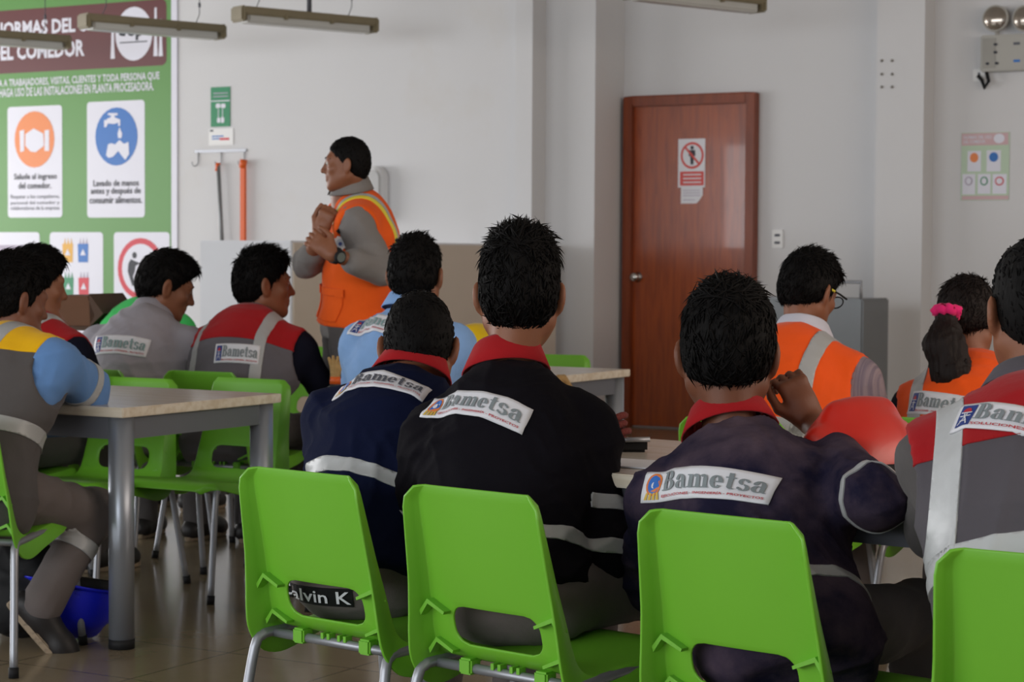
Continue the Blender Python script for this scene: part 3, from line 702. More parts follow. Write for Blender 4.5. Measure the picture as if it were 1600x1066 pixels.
# ---------------------------------------------------------------- chairs and tables
def catmull(P, n):
    P = [Vector(p) for p in P]; P = [P[0] * 2 - P[1]] + P + [P[-1] * 2 - P[-2]]; out = []
    segs = len(P) - 3
    for i in range(segs):
        for k in range(n):
            t = k / n; a, b, c, d = P[i:i + 4]
            out.append(.5 * ((2 * b) + (c - a) * t + (2 * a - 5 * b + 4 * c - d) * t * t + (3 * b - a - 3 * c + d) * t ** 3))
    out.append(P[-2]); return out
def chair_shell():
    prof = catmull([(-.248, .748), (-.226, .648), (-.204, .557), (-.185, .487), (-.172, .440), (-.155, .404), (-.12, .384), (-.07, .385), (0, .392), (.10, .402), (.165, .409), (.205, .405), (.228, .382)], 5)
    s = [0]
    for i in range(1, len(prof)): s.append(s[-1] + (prof[i] - prof[i - 1]).length)
    tot = s[-1]; nx = 22
    def lerp(tab, x):
        for (x0, y0), (x1, y1) in zip(tab, tab[1:]):
            if x <= x1: return y0 + (y1 - y0) * max(0, (x - x0)) / (x1 - x0)
        return tab[-1][1]
    wt = [(0, .156), (.18, .168), (.30, .180), (.40, .190), (.62, .196), (tot, .178)]
    gt = [(0, .016), (.03, .030), (.2, .044), (.3, .058), (.38, .072), (.48, .052), (.62, .036), (tot, .016)]
    V = []; Fc = []; cols = nx + 1 + 4
    sl0, sl1, slw, slr = .254, .338, .115, .034
    info = []
    for i, p in enumerate(prof):
        a = prof[max(i - 1, 0)]; b = prof[min(i + 1, len(prof) - 1)]
        d = (b - a).normalized(); nb = Vector((-d.y, d.x))          # away from the sitter: back / down
        nb = Vector((d.y, -d.x)) if (Vector((d.y, -d.x)).x < 0 or Vector((d.y, -d.x)).y < -.5) else nb
        w = lerp(wt, s[i]); g = lerp(gt, s[i])
        if s[i] < .03: w -= .022 * (1 - s[i] / .03) ** 2
        e = tot - s[i]
        if e < .06: w -= .05 * (1 - e / .06) ** 2
        dish = .010 * math.sin(min(1, s[i] / .45) * math.pi)
        for j in range(-2, nx + 3):
            x = max(-1, min(1, -1 + 2 * j / nx)); xx = x * w; off = -dish * (x * x) + dish * .3
            if j in (-1, nx + 1): off += g * .45; xx *= 1 + .010 / w
            elif j in (-2, nx + 2): off += g; xx *= 1 + .018 / w
            # centre of the panel bows back
            V.append([xx, p.x + nb.x * off, p.y + nb.y * off]); info.append((x * w if -1 < j < nx + 1 else None, s[i]))
    def inside(x, q):
        dx = abs(x) - (slw - slr); dq = abs(q - (sl0 + sl1) / 2) - ((sl1 - sl0) / 2 - slr)
        return math.hypot(max(dx, 0), max(dq, 0)) - slr
    for i in range(len(prof) - 1):
        for j in range(cols - 1):
            q = (i * cols + j, i * cols + j + 1, (i + 1) * cols + j + 1, (i + 1) * cols + j)
            if all(info[k][0] is not None for k in q):
                cx = sum(info[k][0] for k in q) / 4; cs = sum(info[k][1] for k in q) / 4
                if inside(cx, cs) < 0: continue
            Fc.append(q)
    me = bpy.data.meshes.new('chair_shell'); me.from_pydata(V, [], Fc)
    # pull the slot rim onto a rounded rectangle
    bm = bmesh.new(); bm.from_mesh(me); bm.verts.ensure_lookup_table()
    for v in bm.verts:
        x, q = info[v.index]
        if x is None or not v.is_boundary or not (.22 < q < .39 and abs(x) < .14): continue
        cq = (sl0 + sl1) / 2; hx, hq = slw - slr, (sl1 - sl0) / 2 - slr
        px = max(-hx, min(hx, x)); pq = max(cq - hq, min(cq + hq, q)); d = Vector((x - px, q - pq))
        if d.length < 1e-5: continue
        d = d.normalized() * slr; nxq = (px + d.x, pq + d.y)
        # move along the surface: x directly, arc length along the profile
        i = min(range(len(s)), key=lambda k: abs(s[k] - nxq[1])); i2 = min(i + 1, len(s) - 1) if nxq[1] > s[i] else max(i - 1, 0)
        t = 0 if i == i2 else (nxq[1] - s[i]) / (s[i2] - s[i])
        pp = prof[i] + (prof[i2] - prof[i]) * t; dy = v.co.y - prof[min(range(len(s)), key=lambda k: abs(s[k] - q))].x
        v.co = Vector((nxq[0], pp.x + dy * .9, pp.y))
    bmesh.ops.remove_doubles(bm, verts=bm.verts, dist=1e-4)
    bmesh.ops.delete(bm, geom=[v for v in bm.verts if not v.link_faces], context='VERTS')
    bmesh.ops.recalc_face_normals(bm, faces=bm.faces)
    for f in bm.faces: f.smooth = True
    bm.to_mesh(me); bm.free()
    return me
def make_chair():
    t = thing('stacking_chair', 'x', 'chair')
    sh = link('shell', chair_shell(), M_green, t)
    so = sh.modifiers.new('thickness', 'SOLIDIFY'); so.thickness = .006; so.offset = 0
    bv = sh.modifiers.new('edge', 'BEVEL'); bv.width = .002; bv.segments = 2; bv.limit_method = 'ANGLE'; bv.angle_limit = math.radians(50)
    for sx in (-1, 1):
        for z, yb in ((.490, -.186), (.408, -.158)):
            link('gusset', MB().prism([(sx * .118, z - .002), (sx * .165, z + .020), (sx * .186, z - .006), (sx * .182, z - .016), (sx * .164, z + .010), (sx * .12, z - .008)], yb - .022, yb).mesh('gusset'), M_green, sh)
        link('clip', MB().box(sx * .10 - .017, sx * .10 + .017, -.166, -.132, .357, .390).mesh('clip', .004), M_green, sh)
        fr = MB().tube(catmull([(sx * .222, -.262, .0), (sx * .208, -.225, .20), (sx * .198, -.200, .342), (sx * .194, -.182, .366), (sx * .192, -.15, .372), (sx * .190, .06, .384), (sx * .190, .155, .390), (sx * .192, .182, .382), (sx * .196, .196, .358), (sx * .206, .222, .20), (sx * .216, .25, .0)], 3), .0115, 10)
        link('leg_frame', fr.mesh('leg_frame'), M_steel, t)
        for yy, xx in ((-.262, .222), (.25, .216)): link('foot_cap', MB().tube([(sx * xx, yy, 0), (sx * xx * .995, yy * .985, .03)], .0145, 10).mesh('cap'), M_black, t)
    link('cross_bar', MB().tube([(-.196, -.150, .369), (.196, -.150, .369)], .0105, 10).mesh('bar'), M_steel, t)
    link('cross_bar', MB().tube([(-.191, .12, .375), (.191, .12, .375)], .0105, 10).mesh('bar'), M_steel, t)
    for x in (-.03, -.012, .02, .038): link('seat_peg', MB().box(x - .004, x + .004, -.160, -.140, .375, .388).mesh('peg'), M_green, sh)
    return t
CHAIR0 = make_chair(); _used = []
def chair_at(origin, yaw, label):
    o = CHAIR0 if not _used else copy_tree(CHAIR0); _used.append(1)
    o.matrix_world = trs(Vector((origin[0], origin[1], 0)), yaw)
    return tag(o, label, 'chair', 'lime stacking chairs')
CHAIR_TOP = Vector((0, -.262, .75))
def fwd(yaw): return Vector((math.sin(math.radians(yaw)), math.cos(math.radians(yaw)), 0))
def rgt(yaw): return Vector((math.cos(math.radians(yaw)), -math.sin(math.radians(yaw)), 0))
def chair_px(px, py, yaw, label):
    p = ptz(px, py, .75); o = p + fwd(yaw) * .268; o.z = 0
    chair_at(o, yaw, label); return o

def table(corner, yaw, L, W, label, th=.030, H=.74, group='canteen tables'):
    """corner = near corner; short side runs along fwd(yaw), long side to the left of it (-rgt)"""
    t = thing('canteen_table', label, 'table', trs(Vector((corner.x, corner.y, 0)), yaw), group)
    top = link('table_top', MB().box(-L, 0, 0, W, H - th, H).mesh('top', .003), [M_top, M_edge], t)
    for p in top.data.polygons:
        if abs(p.normal.z) < .9: p.material_index = 1
    i = .048
    link('apron', MB().box(-L + .03, -.03, .03, .06, H - th - .07, H - th).mesh('apron'), M_apron, t)
    link('apron', MB().box(-L + .03, -.03, W - .06, W - .03, H - th - .07, H - th).mesh('apron'), M_apron, t)
    link('apron', MB().box(-L + .03, -L + .06, .06, W - .06, H - th - .07, H - th).mesh('apron'), M_apron, t)
    link('apron', MB().box(-.06, -.03, .06, W - .06, H - th - .07, H - th).mesh('apron'), M_apron, t)
    for x in (-i, -L + i):
        for y in (i, W - i):
            lg = link('leg', MB().tube([(x, y, .03), (x, y, H - th)], .039, 24).mesh('leg'), M_legs, t)
            link('foot_ring', MB().tube([(x, y, 0), (x, y, .03)], .040, 24).mesh('ring'), M_black, lg)
    return t
# ---------------------------------------------------------------- people
def cloth(name, c, **k):
    d = dict(rough=.85, spec=.15, var=.14, vscale=9, bump=.12, bscale=420, bump2=.35, b2scale=16, sheen=.08)
    d.update(k); return mat(name, c, **d)
M_skin = mat('skin', rgb(132, 84, 60), rough=.5, spec=.35, var=.08, vscale=22, bump=.03, bscale=160)
M_skin2 = mat('skin_dark', rgb(112, 68, 48), rough=.5, spec=.35, var=.08, vscale=22, bump=.03, bscale=160)
M_lip = mat('lip', rgb(120, 70, 58), rough=.45)
M_hair = mat('black_hair', rgb(11, 9, 9), rough=.68, spec=.12, var=.35, vscale=60, bump=.25, bscale=160, aniso=(1, 1, .25))
M_hairb = mat('dark_brown_hair', rgb(24, 15, 13), rough=.6, spec=.2, var=.35, vscale=60, bump=.5, bscale=130, aniso=(1, 1, .2))
M_eye = mat('eye_white', rgb(205, 195, 188), rough=.2); M_iris = mat('iris', rgb(26, 16, 12), rough=.15)
M_navy = cloth('navy_cloth', rgb(14, 20, 46), sheen=.0, spec=.08); M_blackj = cloth('black_cloth', rgb(16, 14, 20), sheen=.0, spec=.08)
M_dusty = cloth('dusty_navy_cloth', rgb(27, 25, 46), sheen=.0, spec=.08, stain=rgb(118, 98, 106)[:3] + (.55,), sscale=4.0, smin=.44, smax=.74)
M_redc = cloth('red_cloth', rgb(156, 22, 28)); M_yelc = cloth('yellow_cloth', rgb(232, 178, 16))
M_orgc = cloth('orange_hivis', rgb(238, 86, 20), rough=.7); M_orgd = cloth('orange_vest', rgb(232, 92, 26))
M_greyc = cloth('grey_cloth', rgb(98, 94, 100)); M_greys = cloth('grey_shirt', rgb(150, 146, 154)); M_dgrey = cloth('dark_grey_cloth', rgb(84, 80, 80))
M_grey10 = cloth('slate_vest', rgb(82, 78, 84)); M_trous = cloth('trouser_grey', rgb(100, 92, 90)); M_lblue = cloth('light_blue_cloth', rgb(130, 166, 214)); M_mblue = cloth('mid_blue_cloth', rgb(96, 134, 186))
M_dsleeve = cloth('dark_sleeve', rgb(18, 19, 32), sheen=0, spec=.08); M_sgrey = cloth('slate_shirt', rgb(124, 120, 118)); M_check = cloth('checked_sleeve', rgb(140, 124, 130), wave=(rgb(96, 86, 104), (40, 1, 1), 0, .7))
M_whitec = cloth('pale_collar', rgb(196, 196, 208)); M_greent = cloth('green_shirt', rgb(70, 200, 104))
M_refl = mat('reflective_tape', rgb(164, 165, 166), rough=.38, spec=.5, var=.08, vscale=20, bump=.1, bscale=30)
M_reflb = mat('reflective_tape_bright', rgb(180, 182, 184), rough=.36, spec=.5, var=.06, vscale=20, bump=.1, bscale=30)
M_lime = mat('lime_tape', rgb(226, 214, 70), rough=.5, var=.05)
M_patch = mat('patch_white', rgb(214, 214, 220), rough=.5, spec=.3, var=.04, bump=.05, bscale=30)
M_ptext = mat('patch_grey', rgb(122, 130, 134), rough=.5, var=.05); M_ptext2 = mat('patch_greygreen', rgb(120, 146, 146), rough=.5, var=.05)
M_pred = mat('patch_red', rgb(176, 40, 56), rough=.5); M_pnavy = mat('patch_navy', rgb(40, 60, 128), rough=.5); M_pblue = mat('patch_blue', rgb(50, 108, 190), rough=.4)
M_porg = mat('patch_orange', rgb(214, 120, 60), rough=.5); M_pgold = mat('patch_gold', rgb(206, 172, 72), rough=.5)
M_shoe = mat('shoe_black', rgb(34, 31, 31), rough=.5, var=.2, bump=.08, bscale=60); M_sole = mat('shoe_sole', rgb(150, 132, 110), rough=.7, var=.2, stain=rgb(70, 62, 54)[:3] + (.9,), sscale=60)

def V3(*a): return Vector(a)
def lerpv(a, b, t): return a + (b - a) * t
def hand(Fd, wrist, d, nrm, side, curl=.5, sc=1.0, spread=.09, thumb=.6, k=.008):
    """fingers: wrist = wrist point, d = towards the fingers, nrm = back of the hand, side = +1 right hand"""
    d = d.normalized(); nrm = (nrm - d * nrm.dot(d)).normalized(); x = d.cross(nrm) * side     # x points to the little finger side for side=+1
    x = x.normalized()
    L = .092 * sc
    for q, w in ((-.026, .013), (-.009, .0135), (.009, .0135), (.025, .012)):
        Fd.rc(wrist + d * .012 * sc + x * q * .75 * sc, wrist + d * L + x * q * sc, w * sc * 1.02, w * sc * .86, k=.012, flat=(tuple(nrm), 1.12))
    Fd.rc(wrist, wrist + d * .045 * sc, .026 * sc, .030 * sc, k=.015, flat=(tuple(nrm), 1.45))
    for i, (q, l) in enumerate(((-.027, .068), (-.009, .077), (.009, .071), (.026, .054))):
        p = wrist + d * L + x * q * sc; a = 0.35 * curl
        dr = d + x * (i - 1.5) * spread
        for seg, fr in enumerate((.45, .31, .24)):
            a += (curl * (.75, 1.15, .75)[seg]) if seg else curl * .55
            di = (dr.normalized() * math.cos(a) - nrm * math.sin(a)).normalized()
            p2 = p + di * l * fr * sc
            Fd.rc(p, p2, (.0092 - .0009 * seg) * sc, (.0086 - .0011 * seg) * sc, k=.004); p = p2
    p = wrist + d * .022 * sc - x * .026 * sc
    di = (d * .75 - x * (.75 - .35 * thumb) - nrm * .35 * thumb).normalized(); p1 = p + di * .042 * sc
    Fd.rc(p, p1, .015 * sc, .0115 * sc, k=.012)
    di = (d * .95 - x * (.25 - .5 * thumb) - nrm * .45 * thumb).normalized(); p2 = p1 + di * .033 * sc
    Fd.rc(p1, p2, .0112 * sc, .0098 * sc, k=.004)
    di = (d * .95 + x * .25 * thumb - nrm * .35 * thumb).normalized(); Fd.rc(p2, p2 + di * .026 * sc, .0098 * sc, .0078 * sc, k=.004)

def rot_head(yaw, pitch, roll):
    return Matrix.Rotation(-math.radians(yaw), 3, 'Z') @ Matrix.Rotation(-math.radians(pitch), 3, 'X') @ Matrix.Rotation(math.radians(roll), 3, 'Y')

def head_field(Fd, c, R, s, jaw=1.0):
    Rn = np.array(R)
    def P(x, y, z): return c + R @ (Vector((x, y, z)) * s)
    def e(x, y, z, rx, ry, rz, k=.02, op='u'): Fd.el(P(x, y, z), np.array((rx, ry, rz)) * s, k * s, Rn, op)
    def r(a, b, r1, r2, k=.012, op='u'): Fd.rc(P(*a), P(*b), r1 * s, r2 * s, k * s, None, op)
    e(0, -.012, .034, .074, .094, .085)
    e(0, .022, -.030, .064 * jaw, .072, .082, .03)
    for q in (-1, 1):
        r((q * .052 * jaw, .0, -.052), (q * .022, .064, -.092), .024, .021, .03)
        e(q * .040, .060, -.018, .024, .022, .020, .02)
    e(0, .074, -.098, .022, .018, .018, .02)
    r((-.032, .076, .030), (.032, .076, .030), .015, .015, .02)
    for q in (-1, 1): e(q * .031, .104, .010, .017, .015, .010, .014, 's')
    for q in (-1, 1): e(q * .031, .075, .009, .0145, .0145, .0125, .004)
    r((0, .084, .022), (0, .106, -.020), .009, .012, .012)
    e(0, .110, -.026, .012, .011, .010, .008)
    for q in (-1, 1): e(q * .013, .096, -.030, .008, .010, .008, .007)
    e(0, .082, -.058, .026, .017, .020, .015)
    r((-.019, .091, -.054), (.019, .091, -.054), .0055, .0055, .005); r((-.016, .090, -.066), (.016, .090, -.066), .0065, .0065, .005)
    r((-.022, .100, -.060), (.022, .100, -.060), .0022, .0022, .004, 's')
    for q in (-1, 1):
        Re = np.array(R @ Matrix.Rotation(q * math.radians(32), 3, 'Z') @ Matrix.Rotation(math.radians(10), 3, 'X'))
        Fd.el(P(q * .084, -.008, -.006), np.array((.0095, .021, .036)) * s, .006 * s, Re)
        Fd.el(P(q * .076, -.004, -.028), np.array((.008, .012, .014)) * s, .008 * s, Re)
        Fd.el(P(q * .096, -.002, -.002), np.array((.008, .010, .018)) * s, .006 * s, Re, 's')
    return P

def hair_mesh(style, seed):
    """in head coordinates"""
    Fh = Field()
    tk = style.get('top', .014); sd = style.get('side', .009); bk = style.get('back', .012); nape = style.get('nape', -.086)
    Fh.el((0, -.014 - bk * .25, .036 + tk * .45), (.074 + sd, .094 + bk * .6, .084 + tk * .7), .02)
    Fh.el((0, -.034, -.006), (.070 + sd * .9, .072 + bk, .080), .03)
    if style.get('crown'): Fh.el((0, .01, .085 + tk * .4), (.058, .075, .042 + tk * .3), .03)
    if style.get('fringe'): Fh.el((0, .054, .084), (.060, .038, .024), .03)
    hl = style.get('line', 0.0)
    n1 = Vector((0, -.80, .60)); Fh.plane((0, .020 + hl, -.015), tuple(n1), .012)
    Fh.plane((0, -.03, -.036 + nape + .072), (0, -.44, .90), .012)
    V, Q = Fh.mesh(.0052)
    V = relax(V, Q, 1); N = v_normals(V, Q)
    V = V + N * (wrinkle(V, seed, style.get('rough', .0035), 4.5, (1, 1, .6)))[:, None]
    # tufts
    r = np.random.RandomState(seed); nt = style.get('n', 900); ln = style.get('len', .018); lift = style.get('lift', .35)
    fi = r.randint(0, len(Q), nt); Cc = V[Q[fi]].mean(1); Nn = N[Q[fi, 0]]
    keep = (n1.y * (Cc[:, 1] - .02 - hl) + n1.z * (Cc[:, 2] + .015)) > .004
    Cc, Nn = Cc[keep], Nn[keep]
    outw = np.linalg.norm(Nn, axis=1) > .5; Cc, Nn = Cc[outw], Nn[outw]
    inner = (np.einsum('ij,ij->i', Nn, Cc - np.array((0, -.015, .02))) > 0); Cc, Nn = Cc[inner], Nn[inner]
    up = np.clip((Cc[:, 2] - .06) / .06, 0, 1)[:, None]
    flow = np.array((0, -.15, -1.0)) * (1 - up) + np.array(style.get('topflow', (.0, .8, .2))) * up + r.randn(len(Cc), 3) * .45
    flow = flow - Nn * np.einsum('ij,ij->i', flow, Nn)[:, None]
    flow /= np.maximum(np.linalg.norm(flow, axis=1), 1e-6)[:, None]
    D = flow * 1.0 + Nn * (lift * (.4 + 1.2 * r.rand(len(Cc), 1)) * (.35 + .9 * up)); D /= np.linalg.norm(D, axis=1)[:, None]
    ll = ln * (.5 + r.rand(len(Cc), 1)) * (.75 + .45 * up)
    side = np.cross(D, Nn); side /= np.maximum(np.linalg.norm(side, axis=1), 1e-6)[:, None]
    w = .0024 * (.6 + r.rand(len(Cc), 1))
    b = Cc - Nn * .002
    p0, p1, p2 = b + side * w, b - side * w, b + Nn * w * 1.3
    mid = b + D * ll * .6 + Nn * .001; tip = b + D * ll + flow * ll * .25
    m0, m1, m2 = mid + side * w * .7, mid - side * w * .7, mid + Nn * w * .9
    nb = len(V); m = len(Cc); ar = np.arange(m)
    VV = np.concatenate([V, p0, p1, p2, m0, m1, m2, tip])
    i0, i1, i2, j0, j1, j2, tp = (nb + m * k + ar for k in range(7))
    quads = np.concatenate([np.stack(q, 1) for q in ((i0, j0, j2, i2), (i2, j2, j1, i1), (i1, j1, j0, i0))])
    tris = np.concatenate([np.stack(q, 1) for q in ((j0, tp, j2), (j2, tp, j1), (j1, tp, j0))])
    return VV, np.concatenate([Q, quads]), tris
def mesh_mixed(name, V, quads, tris):
    me = bpy.data.meshes.new(name)
    me.vertices.add(len(V)); me.vertices.foreach_set('co', np.asarray(V, np.float32).ravel())
    nl = len(quads) * 4 + len(tris) * 3
    me.loops.add(nl); me.loops.foreach_set('vertex_index', np.concatenate([quads.ravel(), tris.ravel()]).astype(np.int32))
    me.polygons.add(len(quads) + len(tris))
    st = np.concatenate([np.arange(0, len(quads) * 4, 4), len(quads) * 4 + np.arange(0, len(tris) * 3, 3)]).astype(np.int32)
    me.polygons.foreach_set('loop_start', st); me.polygons.foreach_set('use_smooth', np.ones(len(st), bool))
    me.update(calc_edges=True); me.validate(); return me

def cut_strip(src, planes, lift=.003, thick=.004, keep=None, both=False):
    """a band lying on a garment: everything of src inside all planes (point, normal pointing inside), lifted and thickened"""
    bm = bmesh.new(); bm.from_mesh(src)
    for co, no in planes:
        bmesh.ops.bisect_plane(bm, geom=bm.verts[:] + bm.edges[:] + bm.faces[:], dist=1e-5, plane_co=co, plane_no=no, clear_inner=True)
        if not bm.faces: bm.free(); return None
    bm.normal_update()
    if keep:
        bad = [f for f in bm.faces if not keep(f.calc_center_median(), f.normal)]
        bmesh.ops.delete(bm, geom=bad, context='FACES')
    if not bm.faces: bm.free(); return None
    bm.normal_update()
    nrm = {v: v.normal.copy() for v in bm.verts}
    rim = [e for e in bm.edges if e.is_boundary]
    ex = bmesh.ops.extrude_edge_only(bm, edges=rim)
    newv = [g for g in ex['geom'] if isinstance(g, bmesh.types.BMVert)]
    ns = set(newv)
    for v in nrm: v.co += nrm[v] * lift
    for v in newv: 
        base = [e.other_vert(v) for e in v.link_edges if e.other_vert(v) in nrm]
        if base: v.co = base[0].co - nrm[base[0]] * thick
    bmesh.ops.recalc_face_normals(bm, faces=bm.faces)
    for f in bm.faces: f.smooth = all(v not in ns for v in f.verts)
    me = bpy.data.meshes.new('strip'); bm.to_mesh(me); bm.free(); return me

GRID = [.0075, .0055]
class Person:
    """local frame: +y is where the person faces, +x the right hand side, z up from the floor"""
    def __init__(s, label, yaw, c7, hip, head, hyaw, hpitch, hroll=0, hs=.95, lat=0, sh=.160, build=1.0, skin=None, standing=False, shdrop=.104, torso=None, jaw=1.0, name='person', legyaw=None):
        s.yaw = yaw; s.b = build; s.skin = skin or M_skin
        o = Vector((hip.x, hip.y, 0)); s.M = trs(o, yaw); s.Mi = s.M.inverted()
        s.t = thing(name, label, 'person', s.M)
        s.H = s.Mi @ hip; s.C = s.Mi @ c7; s.C = s.C - (s.C - s.H).normalized() * .028; s.hd = s.Mi @ head
        s.R = rot_head(hyaw - yaw, hpitch, hroll); s.hs = hs; s.jaw = jaw
        s.u = (s.C - s.H).normalized(); s.L = (s.C - s.H).length
        s.x = Vector((1, 0, 0)); s.x = (s.x - s.u * s.x.dot(s.u)).normalized()
        s.fw = s.u.cross(s.x).normalized() * 1.0
        if s.fw.y < 0: s.fw = -s.fw
        s.bk = -s.fw
        s.sh = {}
        for q in (-1, 1): s.sh[q] = s.C - s.u * shdrop + s.x * q * sh * build + s.fw * .03
        s.el = {}; s.wr = {}; s.kn = {}; s.an = {}; s.arm_ok = {}
        for q in (-1, 1):
            s.el[q] = s.sh[q] + V3(q * .07, .13, -.24); s.wr[q] = s.el[q] + V3(-q * .09, .22, .03)
            s.kn[q] = s.H + V3(q * .12, .42, -.03); s.an[q] = V3(s.H.x + q * .12, s.H.y + .40, .10)
            if standing: s.kn[q] = s.H + V3(q * .11, .03, -.42); s.an[q] = V3(s.H.x + q * .12, s.H.y - .02, .10)
        if legyaw is not None:
            Rl = Matrix.Rotation(-math.radians(legyaw - yaw), 3, 'Z')
            for q in (-1, 1):
                s.kn[q] = s.H + Rl @ (s.kn[q] - s.H); s.an[q] = s.H + Rl @ (s.an[q] - s.H)
        s.parts = {}; s.standing = standing; s.hipw = .055
    def loc(s, w): return s.Mi @ w
    def torso(s, Fd, g=0.0, waist=1.0):
        hw = s.hipw
        b = s.b; H, u, bk, L = s.H, s.u, s.bk, s.L; fl = (tuple(bk), 1.30)
        lum = H + u * L * .36 + bk * .012; th = H + u * L * .66 + bk * .026; up = H + u * L * .80 + bk * .012
        Fd.rc(H - u * .04 + V3(-hw, 0, 0), H - u * .04 + V3(hw, 0, 0), (.118 + g) * waist, (.122 + g) * waist, .05)
        Fd.rc(H - u * .02, lum, (.150 + g) * b * waist, (.142 + g) * b * waist, .05, fl)
        Fd.rc(lum, th, (.142 + g) * b * waist, (.150 + g) * b, .08, (tuple(bk), 1.24))
        Fd.rc(th, up, (.150 + g) * b, (.120 + g) * b, .08, (tuple(bk), 1.26))
        for q in (-1, 1):
            Fd.rc(s.C - u * .105 + bk * .004, s.sh[q], .066 + g, .056 + g, .06)
            Fd.rc(s.C + s.fw * .035 - u * .040, lerpv(s.C - u * .02, s.sh[q], .72), .046 + g, .046 + g, .05)
            Fd.rc(s.sh[q] - u * .12 + bk * .015 - s.x * q * .04, s.sh[q] - u * .02, .07 + g, .062 + g, .06)
    def sleeve(s, Fd, q, r=(.062, .056, .053, .044), g=0.0, end=1.0):
        Fd.rc(s.sh[q], s.el[q], r[0] + g, r[1] + g, .045)
        e = lerpv(s.el[q], s.wr[q], end)
        Fd.rc(s.el[q], e, r[2] + g, r[2] + (r[3] - r[2]) * end + g, .03)
    def body(s, hands=(), h=None, forearm=True, brow=False):
        Fd = Field()
        Fd.rc(s.H, s.H + s.u * s.L * .85, .09, .10, .05, (tuple(s.bk), 1.2))
        Fd.rc(s.sh[-1], s.sh[1], .045, .045, .05)
        for q in (-1, 1):
            Fd.rc(s.sh[q], s.el[q], .044, .037, .03)
            Fd.rc(s.el[q], s.wr[q], .038, .026, .02, None)
        nk = s.hd + s.R @ (V3(0, -.030, -.055) * s.hs)
        Fd.rc(nk, s.C + s.fw * .045 - s.u * .01, .051 * s.hs, .056, .025)
        Fd.rc(s.C + s.fw * .04, s.C + s.fw * .03 - s.u * .08, .06, .075, .04)
        head_field(Fd, s.hd, s.R, s.hs, s.jaw)
        for hd in hands: hand(Fd, *hd[:4], **hd[4])
        V, Q = Fd.mesh(h or GRID[1]); V = relax(V, Q, 1)
        o = link('body', np_mesh('body', V, Q), s.skin, s.t)
        if brow:
            for q in (-1, 1):
                c = s.hd + s.R @ (V3(q * .031, .0805, .009) * s.hs)
                Ml = Matrix.Translation(c) @ s.R.to_4x4()
                ey = link('eye', MB().lathe([(0, -.011), (.008, -.008), (.011, 0), (.008, .008), (0, .011)], 14, Ml).mesh('eye'), M_eye, s.t)
                ci = Ml @ Matrix.Translation((q * -.001, .0085, -.001)) @ Matrix.Rotation(-math.pi / 2, 4, 'X')
                link('iris', MB().lathe([(.0062, 0), (.005, .0026), (0, .0034)], 12, ci).mesh('iris'), M_iris, ey)
                pts = [s.hd + s.R @ (V3(q * a, b_, c_) * s.hs) for a, b_, c_ in ((.012, .0935, .030), (.024, .0925, .0345), (.038, .083, .034), (.050, .070, .028))]
                link('eyebrow', MB().tube(pts, [.003, .0042, .004, .002], 8).mesh('brow'), M_hair, s.t)
        return o
    def hair(s, style, seed, m=None):
        V, Q, T = hair_mesh(style, seed)
        V = np.array(s.hd) + (V * s.hs) @ np.array(s.R).T
        return link('hair', mesh_mixed('hair', V, Q, T), m or M_hair, s.t)
    def garment(s, name, Fd, m, h=None, amp=.004, seed=1, parent=None, ani=(1, 1, 1.7)):
        V, Q = Fd.mesh(h or GRID[0]); V = relax(V, Q, 1)
        if amp: V = V + v_normals(V, Q) * wrinkle(V, seed, amp, 1.0, ani)[:, None]
        o = link(name, np_mesh(name, V, Q), m, parent or s.t); s.parts[name] = o; return o
    def jacket(s, name, m, g=.0, amp=.004, seed=1, sleeves=(-1, 1), end=1.0, hem=.13, r=(.064, .058, .055, .045), waist=1.0):
        Fd = Field(); s.torso(Fd, g, waist)
        for q in sleeves: s.sleeve(Fd, q, r, 0, end)
        Fd.plane(s.H - s.u * hem, tuple(s.u), .012)
        # neck opening
        nk = s.C + s.fw * .045
        Fd.rc(nk - s.u * .02, nk + s.u * .12, .056, .06, .01, None, 's')
        return s.garment(name, Fd, m, amp=amp, seed=seed)
    def vest(s, name, m, g=.014, seed=3, amp=.006, hem=.05, hole=.088, off=.05, vneck=False, waist=1.05, front_gap=False):
        Fd = Field(); s.torso(Fd, g, waist)
        Fd.plane(s.H - s.u * hem, tuple(s.u), .01)
        for q in (-1, 1):
            a = s.sh[q] + s.x * q * .005 - s.u * .035; Fd.rc(a + s.x * q * off, a + s.x * q * (off + .2) + s.fw * .03, hole, hole + .02, .012, (tuple(s.u), .80), 's')
        nk = s.C + s.fw * .045
        Fd.rc(nk - s.u * .02, nk + s.u * .14, .062, .07, .01, None, 's')
        if vneck: Fd.rc(s.C + s.fw * .13 + s.u * .02, s.C + s.fw * .20 - s.u * .24, .075, .012, .012, None, 's')
        if front_gap: Fd.rc(s.C + s.fw * .20 - s.u * .1, s.H + s.fw * .20 - s.u * .1, .035, .035, .01, (tuple(s.x), 1.8), 's')
        return s.garment(name, Fd, m, amp=amp, seed=seed, ani=(1, 1, 1))
    def collar(s, m, h=.048, r=.070, flare=.030, name='collar', up=0.0):
        n = 30; V = []; Fc = []
        nd = (s.hd + s.R @ (V3(0, -.03, -.06) * s.hs) - s.C).normalized()
        ux = (s.u * .55 + nd * .25 + V3(0, 0, .35)).normalized(); fw = (s.fw - ux * s.fw.dot(ux)).normalized()
        c0 = s.C + fw * .030 + ux * .036 + V3(0, 0, up)
        rings = [(r * .96, h * .15), (r * .98, h * .95), (r * 1.02, h * 1.0), (r * 1.08, h * .9), (r + flare * .65, h * .25), (r + flare, -h * .28), (r + flare * .9, -h * .32)]
        a0, a1 = math.radians(-75), math.radians(255)                    # opening at the front (+fw)
